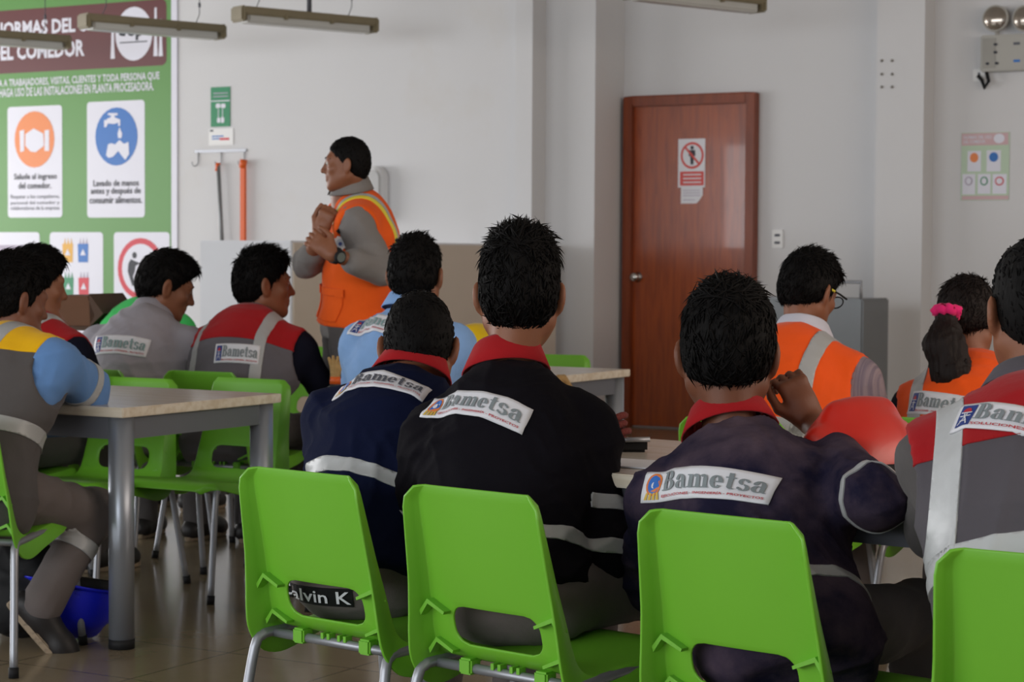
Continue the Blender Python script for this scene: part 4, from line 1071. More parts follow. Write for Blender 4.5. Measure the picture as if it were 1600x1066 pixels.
        for rr, hh in rings:
            for k in range(n + 1):
                a = a0 + (a1 - a0) * k / n
                ca, sa = math.cos(a), math.sin(a)                         # sa=-1 is front here
                p = c0 + s.x * rr * ca - fw * rr * sa * .95 + ux * (hh - .020 * (1 - sa) * .5 + .006) 
                V.append(p)
        for i in range(len(rings) - 1):
            for k in range(n): Fc.append((i * (n + 1) + k, i * (n + 1) + k + 1, (i + 1) * (n + 1) + k + 1, (i + 1) * (n + 1) + k))
        mb = MB(); mb.add(V, Fc, True); me = mb.mesh('collar')
        o = link(name, me, m, s.t); md = o.modifiers.new('t', 'SOLIDIFY'); md.thickness = .004; return o
    def trousers(s, m=None, r=(.088, .066, .064, .058), shoes=True, seed=5, sides=(-1, 1)):
        m = m or M_trous
        Fd = Field()
        Fd.rc(s.H + V3(-.05, -.0, -.0), s.H + V3(.05, -.0, -.0), .102, .102, .05)
        Fd.rc(s.H, s.H + s.u * .10, .118, .118, .05, (tuple(s.bk), 1.3))
        for q in (-1, 1):
            hp = s.H + V3(q * .085, .02, -.015)
            Fd.rc(hp, s.kn[q], r[0], r[1], .05); Fd.rc(s.kn[q], s.an[q] + V3(0, 0, .0), r[2], r[3], .03)
        o = s.garment('trousers', Fd, m, h=.012, amp=.006, seed=seed)
        if shoes:
            for q in (-1, 1): s.shoe(q)
        return o
    def shoe(s, q, toe=None):
        a = s.an[q]
        d = (toe - a) if toe is not None else V3(q * .03, .2, -.06)
        dn = V3(d.x, d.y, d.z + (.06 if toe is None else 0)); dn.normalize()
        side = dn.cross(V3(0, 0, 1)).normalized(); up = side.cross(dn).normalized()
        base = a - up * (a.z - .001 if toe is None else .085)
        Fd = Field()
        def p(f, z, x=0): return base + dn * f + up * z + side * x
        Fd.rc(p(-.03, .045), p(.03, .05), .044, .044, .02); Fd.rc(p(.0, .06), p(.0, .09), .042, .042, .02)
        Fd.rc(p(.03, .055), p(.15, .040), .046, .042, .03); Fd.rc(p(.14, .040), p(.175, .038), .044, .036, .02)
        Fd.plane(p(0, .012), tuple(up), .004)
        V, Q = Fd.mesh(.008); so = link('shoe', np_mesh('shoe', V, Q), M_shoe, s.t)
        n = 20; pl = []
        for k in range(n):
            t = 2 * math.pi * k / n; f = .072 + .142 * math.cos(t); w = (.043 + .006 * math.cos(t)) * math.sin(t)
            pl.append((f, w))
        mb = MB(); mb.add([p(f, z, w) for z in (.0, .022) for f, w in pl], [tuple(range(n)), tuple(range(2 * n - 1, n - 1, -1))] + [(i, i + n, (i + 1) % n + n, (i + 1) % n) for i in range(n)])
        link('sole', mb.mesh('sole', .004), M_sole, so)
    # ---- things lying on a garment
    def strip(s, name, src, planes, m, keep=None, lift=.003, parent=None):
        me = cut_strip(src.data, planes, lift, .004, keep)
        return link(name, me, m, parent or s.t) if me else None
    def vstraps(s, src, xs, w, m, z0=-9, z1=9, back_only=False, name='reflective_strap', slant=0.0):
        for xc in xs:
            nx_ = (s.x + s.u * slant * (-1 if xc < 0 else 1)).normalized()
            pl = [(s.C + s.x * (xc - w / 2), nx_), (s.C + s.x * (xc + w / 2), -nx_), (s.C + s.u * z0, s.u), (s.C + s.u * z1, -s.u)]
            s.strip(name, src, pl, m, (lambda c, n: (c - s.C).dot(s.bk) > -.02) if back_only else None)
    def hband(s, src, z, w, m, name='reflective_band', tilt=0.0, keep=None):
        no = (s.u + s.x * tilt).normalized()
        return s.strip(name, src, [(s.C + s.u * (z - w / 2), no), (s.C + s.u * (z + w / 2), -no)], m, keep)
    def armband(s, src, q, t, w, m, low=False, name='sleeve_band', lim=.085):
        a, b = (s.el[q], s.wr[q]) if low else (s.sh[q], s.el[q])
        d = (b - a).normalized(); c = lerpv(a, b, t)
        return s.strip(name, src, [(c - d * w / 2, d), (c + d * w / 2, -d)], m, lambda p, n: ((p - c) - d * (p - c).dot(d)).length < lim)
    def split_yoke(s, src, z, m_up, name='yoke', back=True):
        """recut the upper part of a vest as its own part"""
        up = s.strip(name, src, [(s.C + s.u * z, s.u)], m_up, lift=.002)
        return up
    def patch(s, src, pl, pr, ratio, kind, logo='tower', slogan='EJECUCIONES - INGENIERÍA - PROYECTOS', word='Bametsa', tm=None, wid=None, ext=0.0):
        """white company patch; pl, pr = picture points of its left and right edge middle, found on the garment itself"""
        bvh = BVHTree.FromPolygons([s.M @ v.co for v in src.data.vertices], [tuple(p.vertices) for p in src.data.polygons])
        def hit(px):
            h = bvh.ray_cast(CAM, pray(*px).normalized()); return h
        A = hit(pl)[0]; Bp = hit(pr)[0]
        if A is None or Bp is None: print('PATCH MISS', s.t.name, s.t['label'], A, Bp); return None
        nrm = (hit(((pl[0] + pr[0]) / 2, (pl[1] + pr[1]) / 2))[1])
        ex = (Bp - A); W = wid or ex.length; ex.normalize(); A = A - ex * ext; W += ext
        nrm = (nrm - ex * nrm.dot(ex)).normalized(); ez = nrm.cross(ex).normalized()
        if ez.z < 0: ez = -ez
        Hh = W * ratio
        def onto(x, z, lift):
            p = A + ex * x + ez * z; h = bvh.ray_cast(p + nrm * .15, -nrm, .4)
            q = h[0] if h[0] is not None else p
            return s.Mi @ (q + nrm * lift)
        nx, nz = 26, 8; mb = MB(); V = []; Fc = []
        # smooth sheet
        G = [[onto(W * i / nx, Hh * (j / nz - .5), .0045) for i in range(nx + 1)] for j in range(nz + 1)]
        V = [G[j][i] for j in range(nz + 1) for i in range(nx + 1)]
        Fc = [(j * (nx + 1) + i, j * (nx + 1) + i + 1, (j + 1) * (nx + 1) + i + 1, (j + 1) * (nx + 1) + i) for j in range(nz) for i in range(nx)]
        me = bpy.data.meshes.new('patch'); me.from_pydata(V, [], Fc); me.polygons.foreach_set('use_smooth', [True] * len(Fc)); me.update()
        po = link('company_patch', me, M_patch, s.t)
        md = po.modifiers.new('t', 'SOLIDIFY'); md.thickness = .003; md.offset = -1
        tree = BVHTree.FromPolygons([s.M @ Vector(v) for v in V], Fc)
        nl = s.Mi.to_3x3() @ nrm
        def lay(VF, m, name, lift=.0012):
            vs = []
            for x, z in VF[0]:
                p = A + ex * x + ez * z; h = tree.ray_cast(p + nrm * .15, -nrm, .4)
                q = h[0] if h[0] is not None else p
                vs.append(s.Mi @ (q + nrm * lift))
            mm = bpy.data.meshes.new(name); mm.from_pydata(vs, [], VF[1]); mm.update()
            return link(name, mm, m, po)
        def grid(x0, x1, z0, z1, n=6, k=4):
            v = [(x0 + (x1 - x0) * i / n, z0 + (z1 - z0) * j / k) for j in range(k + 1) for i in range(n + 1)]
            return v, [(j * (n + 1) + i, j * (n + 1) + i + 1, (j + 1) * (n + 1) + i + 1, (j + 1) * (n + 1) + i) for j in range(k) for i in range(n)]
        h2 = Hh / 2
        if logo == 'emblem':
            cx, cz = W * .095, h2 * .12
            lay((disc(cx, cz, W * .066, h2 * .74, 24), [tuple(range(24))]), M_porg, 'emblem_ring', .0014)
            lay((disc(cx, cz, W * .050, h2 * .60, 24), [tuple(range(24))]), M_pblue, 'emblem_oval', .002)
            lay((disc(cx, cz - h2 * .05, W * .022, h2 * .22, 12), [tuple(range(12))]), M_patch, 'emblem_flame', .0026)
            for q in (-.055, -.02, .015, .05): lay(([(cx + W * q - W * .012, -h2 * .86), (cx + W * q + W * .012, -h2 * .86), (cx + W * q * .8 + W * .008, -h2 * .42), (cx + W * q * .8 - W * .008, -h2 * .42)], [(0, 1, 2, 3)]), M_pgold, 'emblem_column', .0022)
            x0 = W * .185
        else:
            cx = W * .095; lay(grid(W * .04, W * .165, -h2 * .78, h2 * .80), M_pnavy, 'emblem_field')
            cx = W * .1025
            lay((disc(cx, h2 * .25, W * .034, h2 * .32, 16)[:9] , [tuple(range(9))]), M_pred, 'emblem_dome', .0022)
            for a, b_ in (((-.045, .20), (.045, .20)), ((-.045, -.05), (.045, -.05)), ((-.04, -.70), (.012, .1)), ((.04, -.70), (-.012, .1)), ((-.03, -.42), (.03, -.42))):
                x1, z1, x2, z2 = cx + a[0] * W, a[1] * h2, cx + b_[0] * W, b_[1] * h2; d = Vector((x2 - x1, z2 - z1)).normalized(); nn = Vector((-d.y, d.x)) * W * .0045
                lay(([(x1 - nn.x, z1 - nn.y), (x2 - nn.x, z2 - nn.y), (x2 + nn.x, z2 + nn.y), (x1 + nn.x, z1 + nn.y)], [(0, 1, 2, 3)]), M_patch, 'emblem_mast', .0024)
            x0 = W * .18
        lay(fit(serif_word(word), x0, W * .965, -h2 * .38, h2 * .80), tm or M_ptext, 'lettering', .0034)
        lay(fit(text_polys(slogan, .02), x0, W * .965, -h2 * .82, -h2 * .58), M_pred, 'slogan', .0034)
        return po

def seat_hip(origin, yaw, back=.075, z=.510, side=0.0):
    p = Vector((origin.x, origin.y, 0)) - fwd(yaw) * back + rgt(yaw) * side; p.z = z; return p
def c7_on_ray(hip, px, py, L, yaw):
    """point of the picture ray at spine length L from the hip, the one that leans forward"""
    d = pray(px, py).normalized(); oc = CAM - hip
    b = d.dot(oc); c = oc.dot(oc) - L * L; q = b * b - c
    if q < 0: print('c7 stretch', px, py, math.sqrt(max(0, oc.dot(oc) - b * b))); return CAM + d * (-b)
    sols = [CAM + d * (-b + k * math.sqrt(q)) for k in (-1, 1)]
    return max(sols, key=lambda p: (p - hip).dot(fwd(yaw)))
def free_hip(c7, yaw, L=.49, z=.510):
    dz = c7.z - z; f = math.sqrt(max(L * L - dz * dz, .0009)); p = c7 - fwd(yaw) * f; p.z = z; return p
# ---------------------------------------------------------------- tables
T_A = ptz(192, 638, .74)
table(T_A, 30, 1.6, .80, 'grey-legged canteen table at left with a worker leaning on it')
T_C = ptz(985, 577, .74) - fwd(30) * .80
table(T_C, 30, .72, .80, 'canteen table in the back row, its end in front of the door')
YB = 38
T_B = ptz(970, 741, .74)
TB_corner = T_B + rgt(YB) * 1.02
table(TB_corner, YB, 1.65, .75, 'canteen table in front of the front row, holding the red hard hat')
table(TB_corner + rgt(YB) * 1.262, YB, 1.25, .75, 'canteen table at the right edge in front of the red-yoked worker')

# ---------------------------------------------------------------- front row
o1 = chair_px(462, 736, 40, 'lime chair of the hunched navy worker, leftmost of the front row')
o2 = chair_px(731, 765, 41, 'lime chair of the black-jacketed worker, second in the front row')
o3 = chair_px(1122, 805, 40, 'lime chair of the dusty navy worker resting head on hand')
l4 = ptz(1480, 854, .75); o4 = l4 + rgt(34) * .158 + fwd(34) * .262; o4.z = 0
chair_at(o4, 34, 'lime chair of the red and grey vested worker at the right edge')

SHORT = dict(top=.010, side=.0045, back=.008, n=1200, len=.012, lift=.12, rough=.002)
MESSY = dict(top=.022, side=.0085, back=.016, n=3200, len=.024, lift=.28, rough=.005, crown=True, nape=-.088)
STRAIGHT = dict(top=.018, side=.010, back=.014, n=2800, len=.026, lift=.10, rough=.004, crown=True, nape=-.080)
SPIKY = dict(top=.014, side=.006, back=.009, n=1600, len=.020, lift=.45, rough=.003)

def headpt(c7, px, py, ahead, yaw):
    Y = c7.y + ahead * math.cos(math.radians(yaw)); return pt(px, py, Y)

# hunched worker, navy jacket
hip = seat_hip(o1, 40, -.02, side=-.075); c7 = c7_on_ray(hip, 640, 580, .52, 14)
p = Person('person hunched in navy jacket with red collar and white back patch, front row', 7, c7, hip, headpt(c7, 655, 546, .07, 7), 6, 28, hs=1.03, sh=.165, legyaw=38)
p.el[-1] = p.sh[-1] + V3(-.05, .19, -.19); p.wr[-1] = p.el[-1] + V3(.10, .20, .02)
p.el[1] = p.sh[1] + V3(.06, .20, -.17); p.wr[1] = p.el[1] + V3(-.12, .20, .0)
p.body(hands=[(p.wr[q], V3(-q * .4, 1, 0), V3(0, 0, 1), q, {}) for q in (-1, 1)]); p.hair(dict(SHORT, top=.010), 11)
j = p.jacket('jacket', M_navy, seed=21, amp=.010, hem=.05)
p.hband(j, -.325, .034, M_refl, tilt=.22)
p.collar(M_redc); p.trousers(seed=31)
p.patch(j, (548, 604), (668, 620), .235, 'b', 'emblem', tm=M_inkg, ext=.04)
P7 = p

# black jacket, centre
hip = seat_hip(o2, 41, -.02, side=-.12); c7 = c7_on_ray(hip, 788, 572, .53, 8)
p = Person('person in black jacket with red collar and white patch, centre of front row', 4, c7, hip, headpt(c7, 812, 462, .05, 4), 4, 8, hs=1.07, sh=.162, legyaw=40, shdrop=.125)
p.hipw = .035
p.el[1] = p.loc(pt(946, 866, c7.y - .20)); p.wr[1] = p.loc(pt(930, 905, c7.y + .04))
p.el[-1] = p.sh[-1] + V3(-.07, .10, -.25); p.wr[-1] = p.el[-1] + V3(.09, .23, -.02)
p.body(hands=[(p.wr[q], V3(-q * .4, 1, -.1), V3(0, 0, 1), q, {}) for q in (-1, 1)]); p.hair(dict(MESSY, nape=-.105), 12)
j = p.jacket('jacket', M_blackj, seed=22, amp=.010, hem=.03, r=(.070, .062, .060, .048))
p.hband(j, -.43, .030, M_refl); p.armband(j, 1, .68, .032, M_refl); p.armband(j, -1, .66, .032, M_refl)
p.collar(M_redc, h=.05); p.trousers(seed=32)
p.patch(j, (684, 639), (826, 662), .235, 'b', 'emblem', ext=.030)
P8 = p

# dusty navy, hand at the face
hip = seat_hip(o3, 40, -.02, side=-.05); c7 = c7_on_ray(hip, 1140, 686, .50, 5)
p = Person('person in dusty navy shirt with red collar resting face on hand', 5, c7, hip, headpt(c7, 1137, 556, .05, 5), 10, 12, hs=1.13, skin=M_skin2, build=1.02, sh=.162, legyaw=32)
p.el[1] = p.loc(pt(1368, 782, 3.86)); p.wr[1] = p.loc(pt(1268, 660, c7.y + .14))
p.el[-1] = p.sh[-1] + V3(-.03, .19, -.19); p.wr[-1] = p.el[-1] + V3(.12, .22, .02)
tip = p.loc(pt(1222, 566, c7.y + .16))
hd_dir = tip - p.wr[1]
p.body(hands=[(p.wr[1], hd_dir, p.loc(pt(1330, 590, c7.y - .2)) - p.wr[1], 1, dict(curl=.95, thumb=.5)), (p.wr[-1], V3(.4, 1, 0), V3(0, 0, 1), -1, {})], h=.005)
p.hair(STRAIGHT, 13)
j = p.jacket('shirt', M_dusty, seed=23, amp=.009, hem=.14, end=.62)
p.armband(j, 1, .985, .018, M_refl, lim=.085)
p.hband(j, -.45, .030, M_refl)
p.collar(M_redc, h=.046, r=.074, up=.026); p.trousers(M_dgrey, seed=33)
p.patch(j, (1006, 762), (1212, 768), .225, 'b', 'emblem')
P9 = p

# right edge, red and grey vest
hip = seat_hip(o4, 34, -.02, side=-.06); c7 = c7_on_ray(hip, 1618, 600, .54, 6)
p = Person('person at the right edge in red-yoked grey vest with reflective straps', 8, c7, hip, headpt(c7, 1620, 488, .05, 8), -6, 4, hs=1.02, build=1.06, sh=.170, legyaw=32)
for q in (-1, 1): p.el[q] = p.sh[q] + V3(-q * .01, .22, -.15); p.wr[q] = p.el[q] + V3(-q * .08, .22, .02)
p.body(hands=[(p.wr[q], V3(-q * .4, 1, 0), V3(0, 0, 1), q, {}) for q in (-1, 1)]); p.hair(dict(SHORT, top=.014, back=.011, n=900), 14)
p.jacket('shirt', M_dgrey, seed=24, r=(.052, .052, .052, .045))
v = p.vest('vest', M_grey10, hem=.20, seed=44, amp=.009, off=.072, hole=.075, waist=1.18)
yk = p.split_yoke(v, -.145, M_redc)
p.vstraps(v, (-.152, .152), .045, M_reflb, z0=-.33, slant=.14); p.hband(v, -.345, .05, M_reflb)
p.collar(M_grey10, h=.03); p.trousers(M_grey10, seed=34)
p.patch(yk, (1494, 658), (1620, 664), .225, 'b', 'tower', 'SOLUCIONES ELÉCTRICAS', wid=.265)
P10 = p
GRID[:] = [.0095, .0065]
# ---------------------------------------------------------------- the other workers
def sit(label, px, py, Y, yaw, hpx, hpy, ahead, hyaw, hpitch, chair=None, L=.50, **k):
    c7 = pt(px, py, Y); hip = free_hip(c7, yaw, L)
    q = Person(label, yaw, c7, hip, headpt(c7, hpx, hpy, ahead, yaw), hyaw, hpitch, **k)
    if chair:
        cy = k.get('cyaw', yaw); chair_at(Vector((hip.x, hip.y, 0)) + fwd(yaw) * .06, cy, chair)
    return q
def lap_hands(p): return [(p.wr[q], V3(-q * .4, 1, 0), V3(0, 0, 1), q, {}) for q in (-1, 1)]

# orange vest with glasses
p = sit('person in orange vest with pale collar and yellow-tipped glasses', 1250, 522, 6.15, 30, 1264, 458, .06, 48, 22, None, hs=.92, build=1.08, sh=.178, L=.52)
p.body(lap_hands(p)); p.hair(dict(STRAIGHT, lift=.2, fringe=True), 41)
p.jacket('shirt', M_check, seed=25); v = p.vest('vest', M_orgc, hem=.15, seed=45)
p.vstraps(v, (-.10, .11), .042, M_refl, z0=-.5); p.hband(v, -.33, .045, M_refl); p.collar(M_whitec, h=.04); p.trousers(seed=35)
gl = [p.hd + p.R @ (V3(.079, a, .016 + b) * p.hs) for a, b in ((-.012, -.012), (.004, .002), (.06, .004), (.098, .002))]
g = link('glasses_temple', MB().tube([tuple(q) for q in gl[1:]], .0032, 8).mesh('temple'), M_black, p.t)
link('temple_tip', MB().tube([tuple(gl[0]), tuple(gl[1]), tuple(lerpv(gl[1], gl[2], .45))], .0042, 8).mesh('tip'), M_lime, g)
for q in (-1, 1):
    ct = [p.hd + p.R @ (V3(q * .033 + .028 * math.cos(t), .106, .008 + .02 * math.sin(t)) * p.hs) for t in [k * math.pi / 8 for k in range(17)]]
    link('glasses_rim', MB().tube([tuple(c) for c in ct], .0022, 6, False).mesh('rim'), M_black, p.t)
chair_at(Vector((p.t.location.x, p.t.location.y, 0)) + fwd(38) * .06, 38, 'lime chair under the bespectacled worker in the orange vest')

# woman with ponytail
p = sit('person with long ponytail and pink hair tie in orange vest', 1528, 574, 6.2, 20, 1512, 499, .05, 30, 10, None, hs=1.0, build=1.05, sh=.172, L=.44)
p.body(lap_hands(p)); p.hair(dict(top=.010, side=.010, back=.012, n=1600, len=.03, lift=.02, rough=.0015, topflow=(0, -1, -.2), nape=-.06), 42, M_hairb)
p.jacket('shirt', M_dsleeve, seed=26, r=(.054, .052, .05, .045)); v = p.vest('vest', M_orgc, hem=.14, seed=46, off=.075, hole=.08)
p.vstraps(v, (-.155, .155), .042, M_refl, z0=-.5); p.collar(cloth('plaid_collar', rgb(84, 80, 104)), h=.03); p.trousers(seed=36)
p.patch(v, (1424, 630), (1470, 632), .33, 'b', 'tower', wid=.22)
t0 = p.loc(pt(1479, 487, 6.10)); t1 = p.loc(pt(1476, 540, 6.07)); t2 = p.loc(pt(1488, 585, 6.05)); t3 = p.loc(pt(1506, 646, 6.06))
Fp = Field(); Fp.rc(t0 + V3(.02, .04, 0), t0, .030, .022, .02); Fp.rc(t0, t1, .024, .054, .03); Fp.rc(t1, t2, .056, .054, .03); Fp.rc(t2, t3, .054, .022, .03)
V, Q = Fp.mesh(.006); V = relax(V, Q, 1); V = V + v_normals(V, Q) * wrinkle(V, 77, .008, 4.0, (1.6, 1.6, .25))[:, None]
link('ponytail', np_mesh('ponytail', V, Q), M_hairb, p.t)
r_ = random.Random(5); mb = MB()
for k in range(46):
    a = lerpv(t1, t2, r_.random()) + V3(r_.gauss(0, .03), r_.gauss(0, .03), 0); e = lerpv(t2, t3, .4 + .8 * r_.random()) + V3(r_.gauss(0, .028), r_.gauss(0, .028), 0)
    mb.tube([a, lerpv(a, e, .5) + V3(r_.gauss(0, .008), r_.gauss(0, .008), 0), e], [.006, .005, .001], 5)
link('loose_strands', mb.mesh('strands'), M_hairb, p.t)
ax = (t1 - t0).normalized(); a1 = ax.cross(V3(1, 0, .3)).normalized(); a2 = ax.cross(a1)
ring = [t0 + (a1 * math.cos(t) + a2 * math.sin(t)) * (.030 + .004 * math.sin(9 * t)) + ax * .006 * math.sin(7 * t) for t in [k * 2 * math.pi / 40 for k in range(41)]]
link('hair_tie', MB().tube([tuple(c) for c in ring], [.015 + .004 * math.sin(k * 2.4) for k in range(41)], 8, False).mesh('tie'), cloth('pink_cloth', rgb(226, 40, 112)), p.t)
chair_at(Vector((p.t.location.x, p.t.location.y, 0)) + fwd(36) * .06, 36, 'lime chair under the ponytailed worker')

# light blue shirt
p = sit('person in light blue shirt with white patch, seen from behind near the standing man', 636, 478, 7.0, 16, 650, 432, .04, 16, 6, None, hs=1.07, build=1.02, sh=.168, L=.53)
p.body(lap_hands(p)); p.hair(dict(SPIKY, n=1400), 43)
j = p.jacket('shirt', M_lblue, seed=27, amp=.009); p.collar(M_lblue, h=.04); p.trousers(seed=37)
p.patch(j, (551, 511), (640, 522), .27, 'b', 'tower', tm=M_ptext2)
chair_at(Vector((p.t.location.x, p.t.location.y, 0)) + fwd(34) * .06, 34, 'lime chair under the worker in the light blue shirt')

# red and grey vest, profile to the right
p = sit('person in red and grey vest turning head right, dark sleeves', 398, 492, 8.35, 18, 412, 446, .05, 72, 2, None, hs=1.10, sh=.185, build=1.12, L=.50)
p.body(lap_hands(p), h=.0045, brow=True); p.hair(dict(SPIKY, crown=True, n=2200, len=.024), 44)
p.el[1] = p.sh[1] + V3(.10, .10, -.22)
j = p.jacket('shirt', M_dsleeve, seed=28); v = p.vest('vest', M_greyc, hem=.15, seed=47)
yk = p.split_yoke(v, -.155, M_redc); p.vstraps(v, (-.165, .125), .04, M_refl, z0=-.5); p.collar(M_greyc, h=.026, flare=.02); p.trousers(M_dgrey, seed=38)
p.armband(j, 1, .80, .045, M_refl)
p.patch(v, (336, 553), (406, 556), .44, 'b', 'tower', tm=M_ptext)
chair_at(Vector((p.t.location.x, p.t.location.y, 0)) + fwd(28) * .06, 28, 'lime chair under the red and grey vested worker in profile')

# grey shirt, looking down to the right
p = sit('person in plain grey shirt looking down to the right, near the poster', 232, 488, 8.45, 18, 260, 449, .06, 72, 20, None, hs=1.10, build=1.14, sh=.188, L=.50)
p.body(lap_hands(p), h=.0045, brow=True); p.hair(dict(STRAIGHT, fringe=True, n=2200, top=.014), 45)
j = p.jacket('shirt', M_greys, seed=29, amp=.009); p.collar(M_greys, h=.04); p.trousers(M_dgrey, seed=39)
p.patch(j, (148, 541), (233, 546), .33, 'b', 'tower', tm=M_ptext2)
chair_at(Vector((p.t.location.x, p.t.location.y, 0)) + fwd(30) * .06, 30, 'lime chair under the grey-shirted worker')

# green shirt mostly hidden
p = sit('person in bright green shirt almost hidden behind the grey-shirted worker', 236, 470, 9.5, 30, 264, 442, .05, 60, 15, None, hs=1.0, build=1.1, sh=.18, L=.54)
p.body(); p.hair(SHORT, 46); p.jacket('shirt', M_greent, seed=30); p.trousers(M_dgrey, seed=40)
chair_at(Vector((p.t.location.x, p.t.location.y, 0)) + fwd(30) * .06, 30, 'lime chair under the hidden worker in green')

# second worker at the left
p = sit('person in red vest and dark sleeves behind the leftmost worker', 76, 500, 7.7, 35, 56, 446, .03, 62, 10, None, hs=1.06, sh=.175, build=1.05, L=.53)
p.body(lap_hands(p)); p.hair(dict(STRAIGHT, top=.012), 47)
j = p.jacket('shirt', M_dsleeve, seed=31); v = p.vest('vest', M_greyc, hem=.14, seed=48); p.split_yoke(v, -.16, M_redc)
p.vstraps(v, (-.11, .085), .04, M_refl); p.trousers(M_dgrey, seed=41)
chair_at(Vector((p.t.location.x, p.t.location.y, 0)) + fwd(35) * .06, 35, 'lime chair under the red-vested worker at left')

# leftmost worker: grey vest with yellow yoke, blue sleeves
yaw = 40; oc = Vector((-1.575, 6.06, 0)); hip = Vector((-1.565, 6.02, .51)); c7 = c7_on_ray(hip, 24, 514, .52, yaw)
p = Person('person at the left edge in grey vest with yellow shoulders and blue sleeves', yaw, c7, hip, headpt(c7, 22, 470, .05, yaw), 50, 14, hs=1.0, skin=M_skin2, sh=.172)
p.el[-1] = p.sh[-1] + V3(-.03, .20, -.14); p.wr[-1] = p.el[-1] + V3(.02, .22, .0)
p.el[1] = p.loc(pt(138, 606, c7.y + .06)); p.wr[1] = p.loc(pt(62, 604, c7.y + .28))
p.kn[1] = p.loc(pt(148, 800, 6.32)); p.an[1] = p.loc(pt(66, 942, 6.16))
p.kn[-1] = p.loc(pt(50, 800, 6.6)); p.an[-1] = p.loc(pt(30, 930, 6.66))
p.body([(p.wr[1], V3(-.8, .5, 0), V3(0, 0, 1), 1, {}), (p.wr[-1], V3(.4, 1, 0), V3(0, 0, 1), -1, {})], h=.005); p.hair(dict(MESSY, lift=.15), 48)
j = p.jacket('shirt', M_mblue, seed=32, amp=.009, r=(.074, .068, .062, .05)); v = p.vest('vest', M_dgrey, hem=.15, seed=49, amp=.008)
p.split_yoke(v, -.11, M_yelc); p.vstraps(v, (-.10, .075), .045, M_refl, z0=-.42); p.hband(v, -.34, .045, M_refl)
p.armband(j, 1, .80, .03, M_refl, lim=.095)
tr = p.trousers(M_trous, r=(.088, .070, .068, .066), seed=42, shoes=False)
kb = lerpv(p.kn[1], p.an[1], .38); dk = (p.an[1] - p.kn[1]).normalized()
p.strip('knee_band', tr, [(kb - dk * .022, dk), (kb + dk * .022, -dk)], M_refl, lambda q, n: (q - kb).length < .10)
p.shoe(1, p.loc(pt(128, 1012, 6.17))); p.an[-1].z = .10; p.shoe(-1)
chair_at(oc, 11, 'lime chair under the leftmost worker at the grey table')

# ---------------------------------------------------------------- standing man
c7 = pt(560, 296, 8.3); hip = pt(552, 500, 8.34); yaw = -104
p = Person('person standing in orange vest over grey shirt, hand at chin', yaw, c7, hip, pt(541, 258, 8.24), -92, 2, hs=.86, standing=True, sh=.165, build=1.0, jaw=1.06)
p.el[-1] = p.loc(pt(600, 424, 8.15)); p.wr[-1] = p.loc(pt(520, 398, 7.98))
p.el[1] = p.loc(pt(480, 412, 8.32)); p.wr[1] = p.loc(pt(499, 368, 8.16))
hl = (p.wr[-1], p.loc(pt(486, 372, 8.0)) - p.wr[-1], p.loc(pt(500, 380, 7.6)) - p.wr[-1], -1, dict(curl=.55, thumb=.3))
hr_ = (p.wr[1], p.loc(pt(516, 322, 8.13)) - p.wr[1], p.loc(pt(470, 330, 7.9)) - p.wr[1], 1, dict(curl=.95, thumb=.5))
p.body([hl, hr_], h=.0042, brow=True); p.hair(dict(SHORT, line=-.010, n=1500), 50)
Fd = Field(); p.torso(Fd, .0); p.sleeve(Fd, -1, (.062, .056, .058, .05), 0, .62); p.sleeve(Fd, 1, (.062, .056, .058, .052), 0, .30)
Fd.plane(p.H - p.u * .075, tuple(p.u), .01); Fd.rc(p.C + p.fw * .05 - p.u * .03, p.C + p.fw * .07 + p.u * .1, .058, .062, .01, None, 's')
j = p.garment('shirt', Fd, M_sgrey, seed=33, amp=.009); p.collar(M_sgrey, h=.045)
v = p.vest('vest', M_orgd, hem=.02, seed=50, vneck=True, front_gap=True, hole=.080, amp=.004)
p.vstraps(v, (-.118,), .018, M_lime, z0=-.19, z1=.05, name='lime_tape')
p.vstraps(v, (-.100, ), .014, M_refl, z0=-.19, z1=.05)
for xa, xb, za, zb in ((-.150, -.035, -.50, -.37), (.035, .150, -.50, -.37)):
    pk = p.strip('pocket', v, [(p.C + p.x * xa, p.x), (p.C + p.x * xb, -p.x), (p.C + p.u * za, p.u), (p.C + p.u * zb, -p.u)], M_orgd, lambda c, n: (c - p.C).dot(p.fw) > .03, lift=.006)
    if pk: p.strip('pocket_flap', v, [(p.C + p.x * (xa - .004), p.x), (p.C + p.x * (xb + .004), -p.x), (p.C + p.u * (zb - .028), p.u), (p.C + p.u * (zb + .004), -p.u)], M_orgd, lambda c, n: (c - p.C).dot(p.fw) > .03, lift=.010, parent=pk)
p.trousers(M_dgrey, r=(.095, .075, .074, .066), seed=43)
# watch
wd = (p.wr[-1] - p.el[-1]).normalized(); wc = p.wr[-1] - wd * .012
w1 = wd.cross(V3(0, 0, 1)).normalized(); w2 = wd.cross(w1)
wt = link('watch', MB().tube([tuple(wc - wd * .011), tuple(wc + wd * .011)], .034, 20).mesh('strap'), M_black, p.t)
fc = p.loc(CAM) - wc; fc = (fc - wd * fc.dot(wd)).normalized(); fz = wd.cross(fc)
Mw = Matrix(((wd.x, fz.x, fc.x, 0), (wd.y, fz.y, fc.y, 0), (wd.z, fz.z, fc.z, 0), (0, 0, 0, 1))); Mw.translation = wc + fc * .030
link('watch_case', MB().lathe([(.0, 0), (.025, 0), (.026, .008), (.022, .013), (.019, .013)], 20, Mw).mesh('case'), M_black, wt)
link('watch_face', MB().lathe([(.019, .0125), (0, .0128)], 20, Mw).mesh('face'), mat('watch_dial', rgb(96, 104, 100), rough=.3), wt)
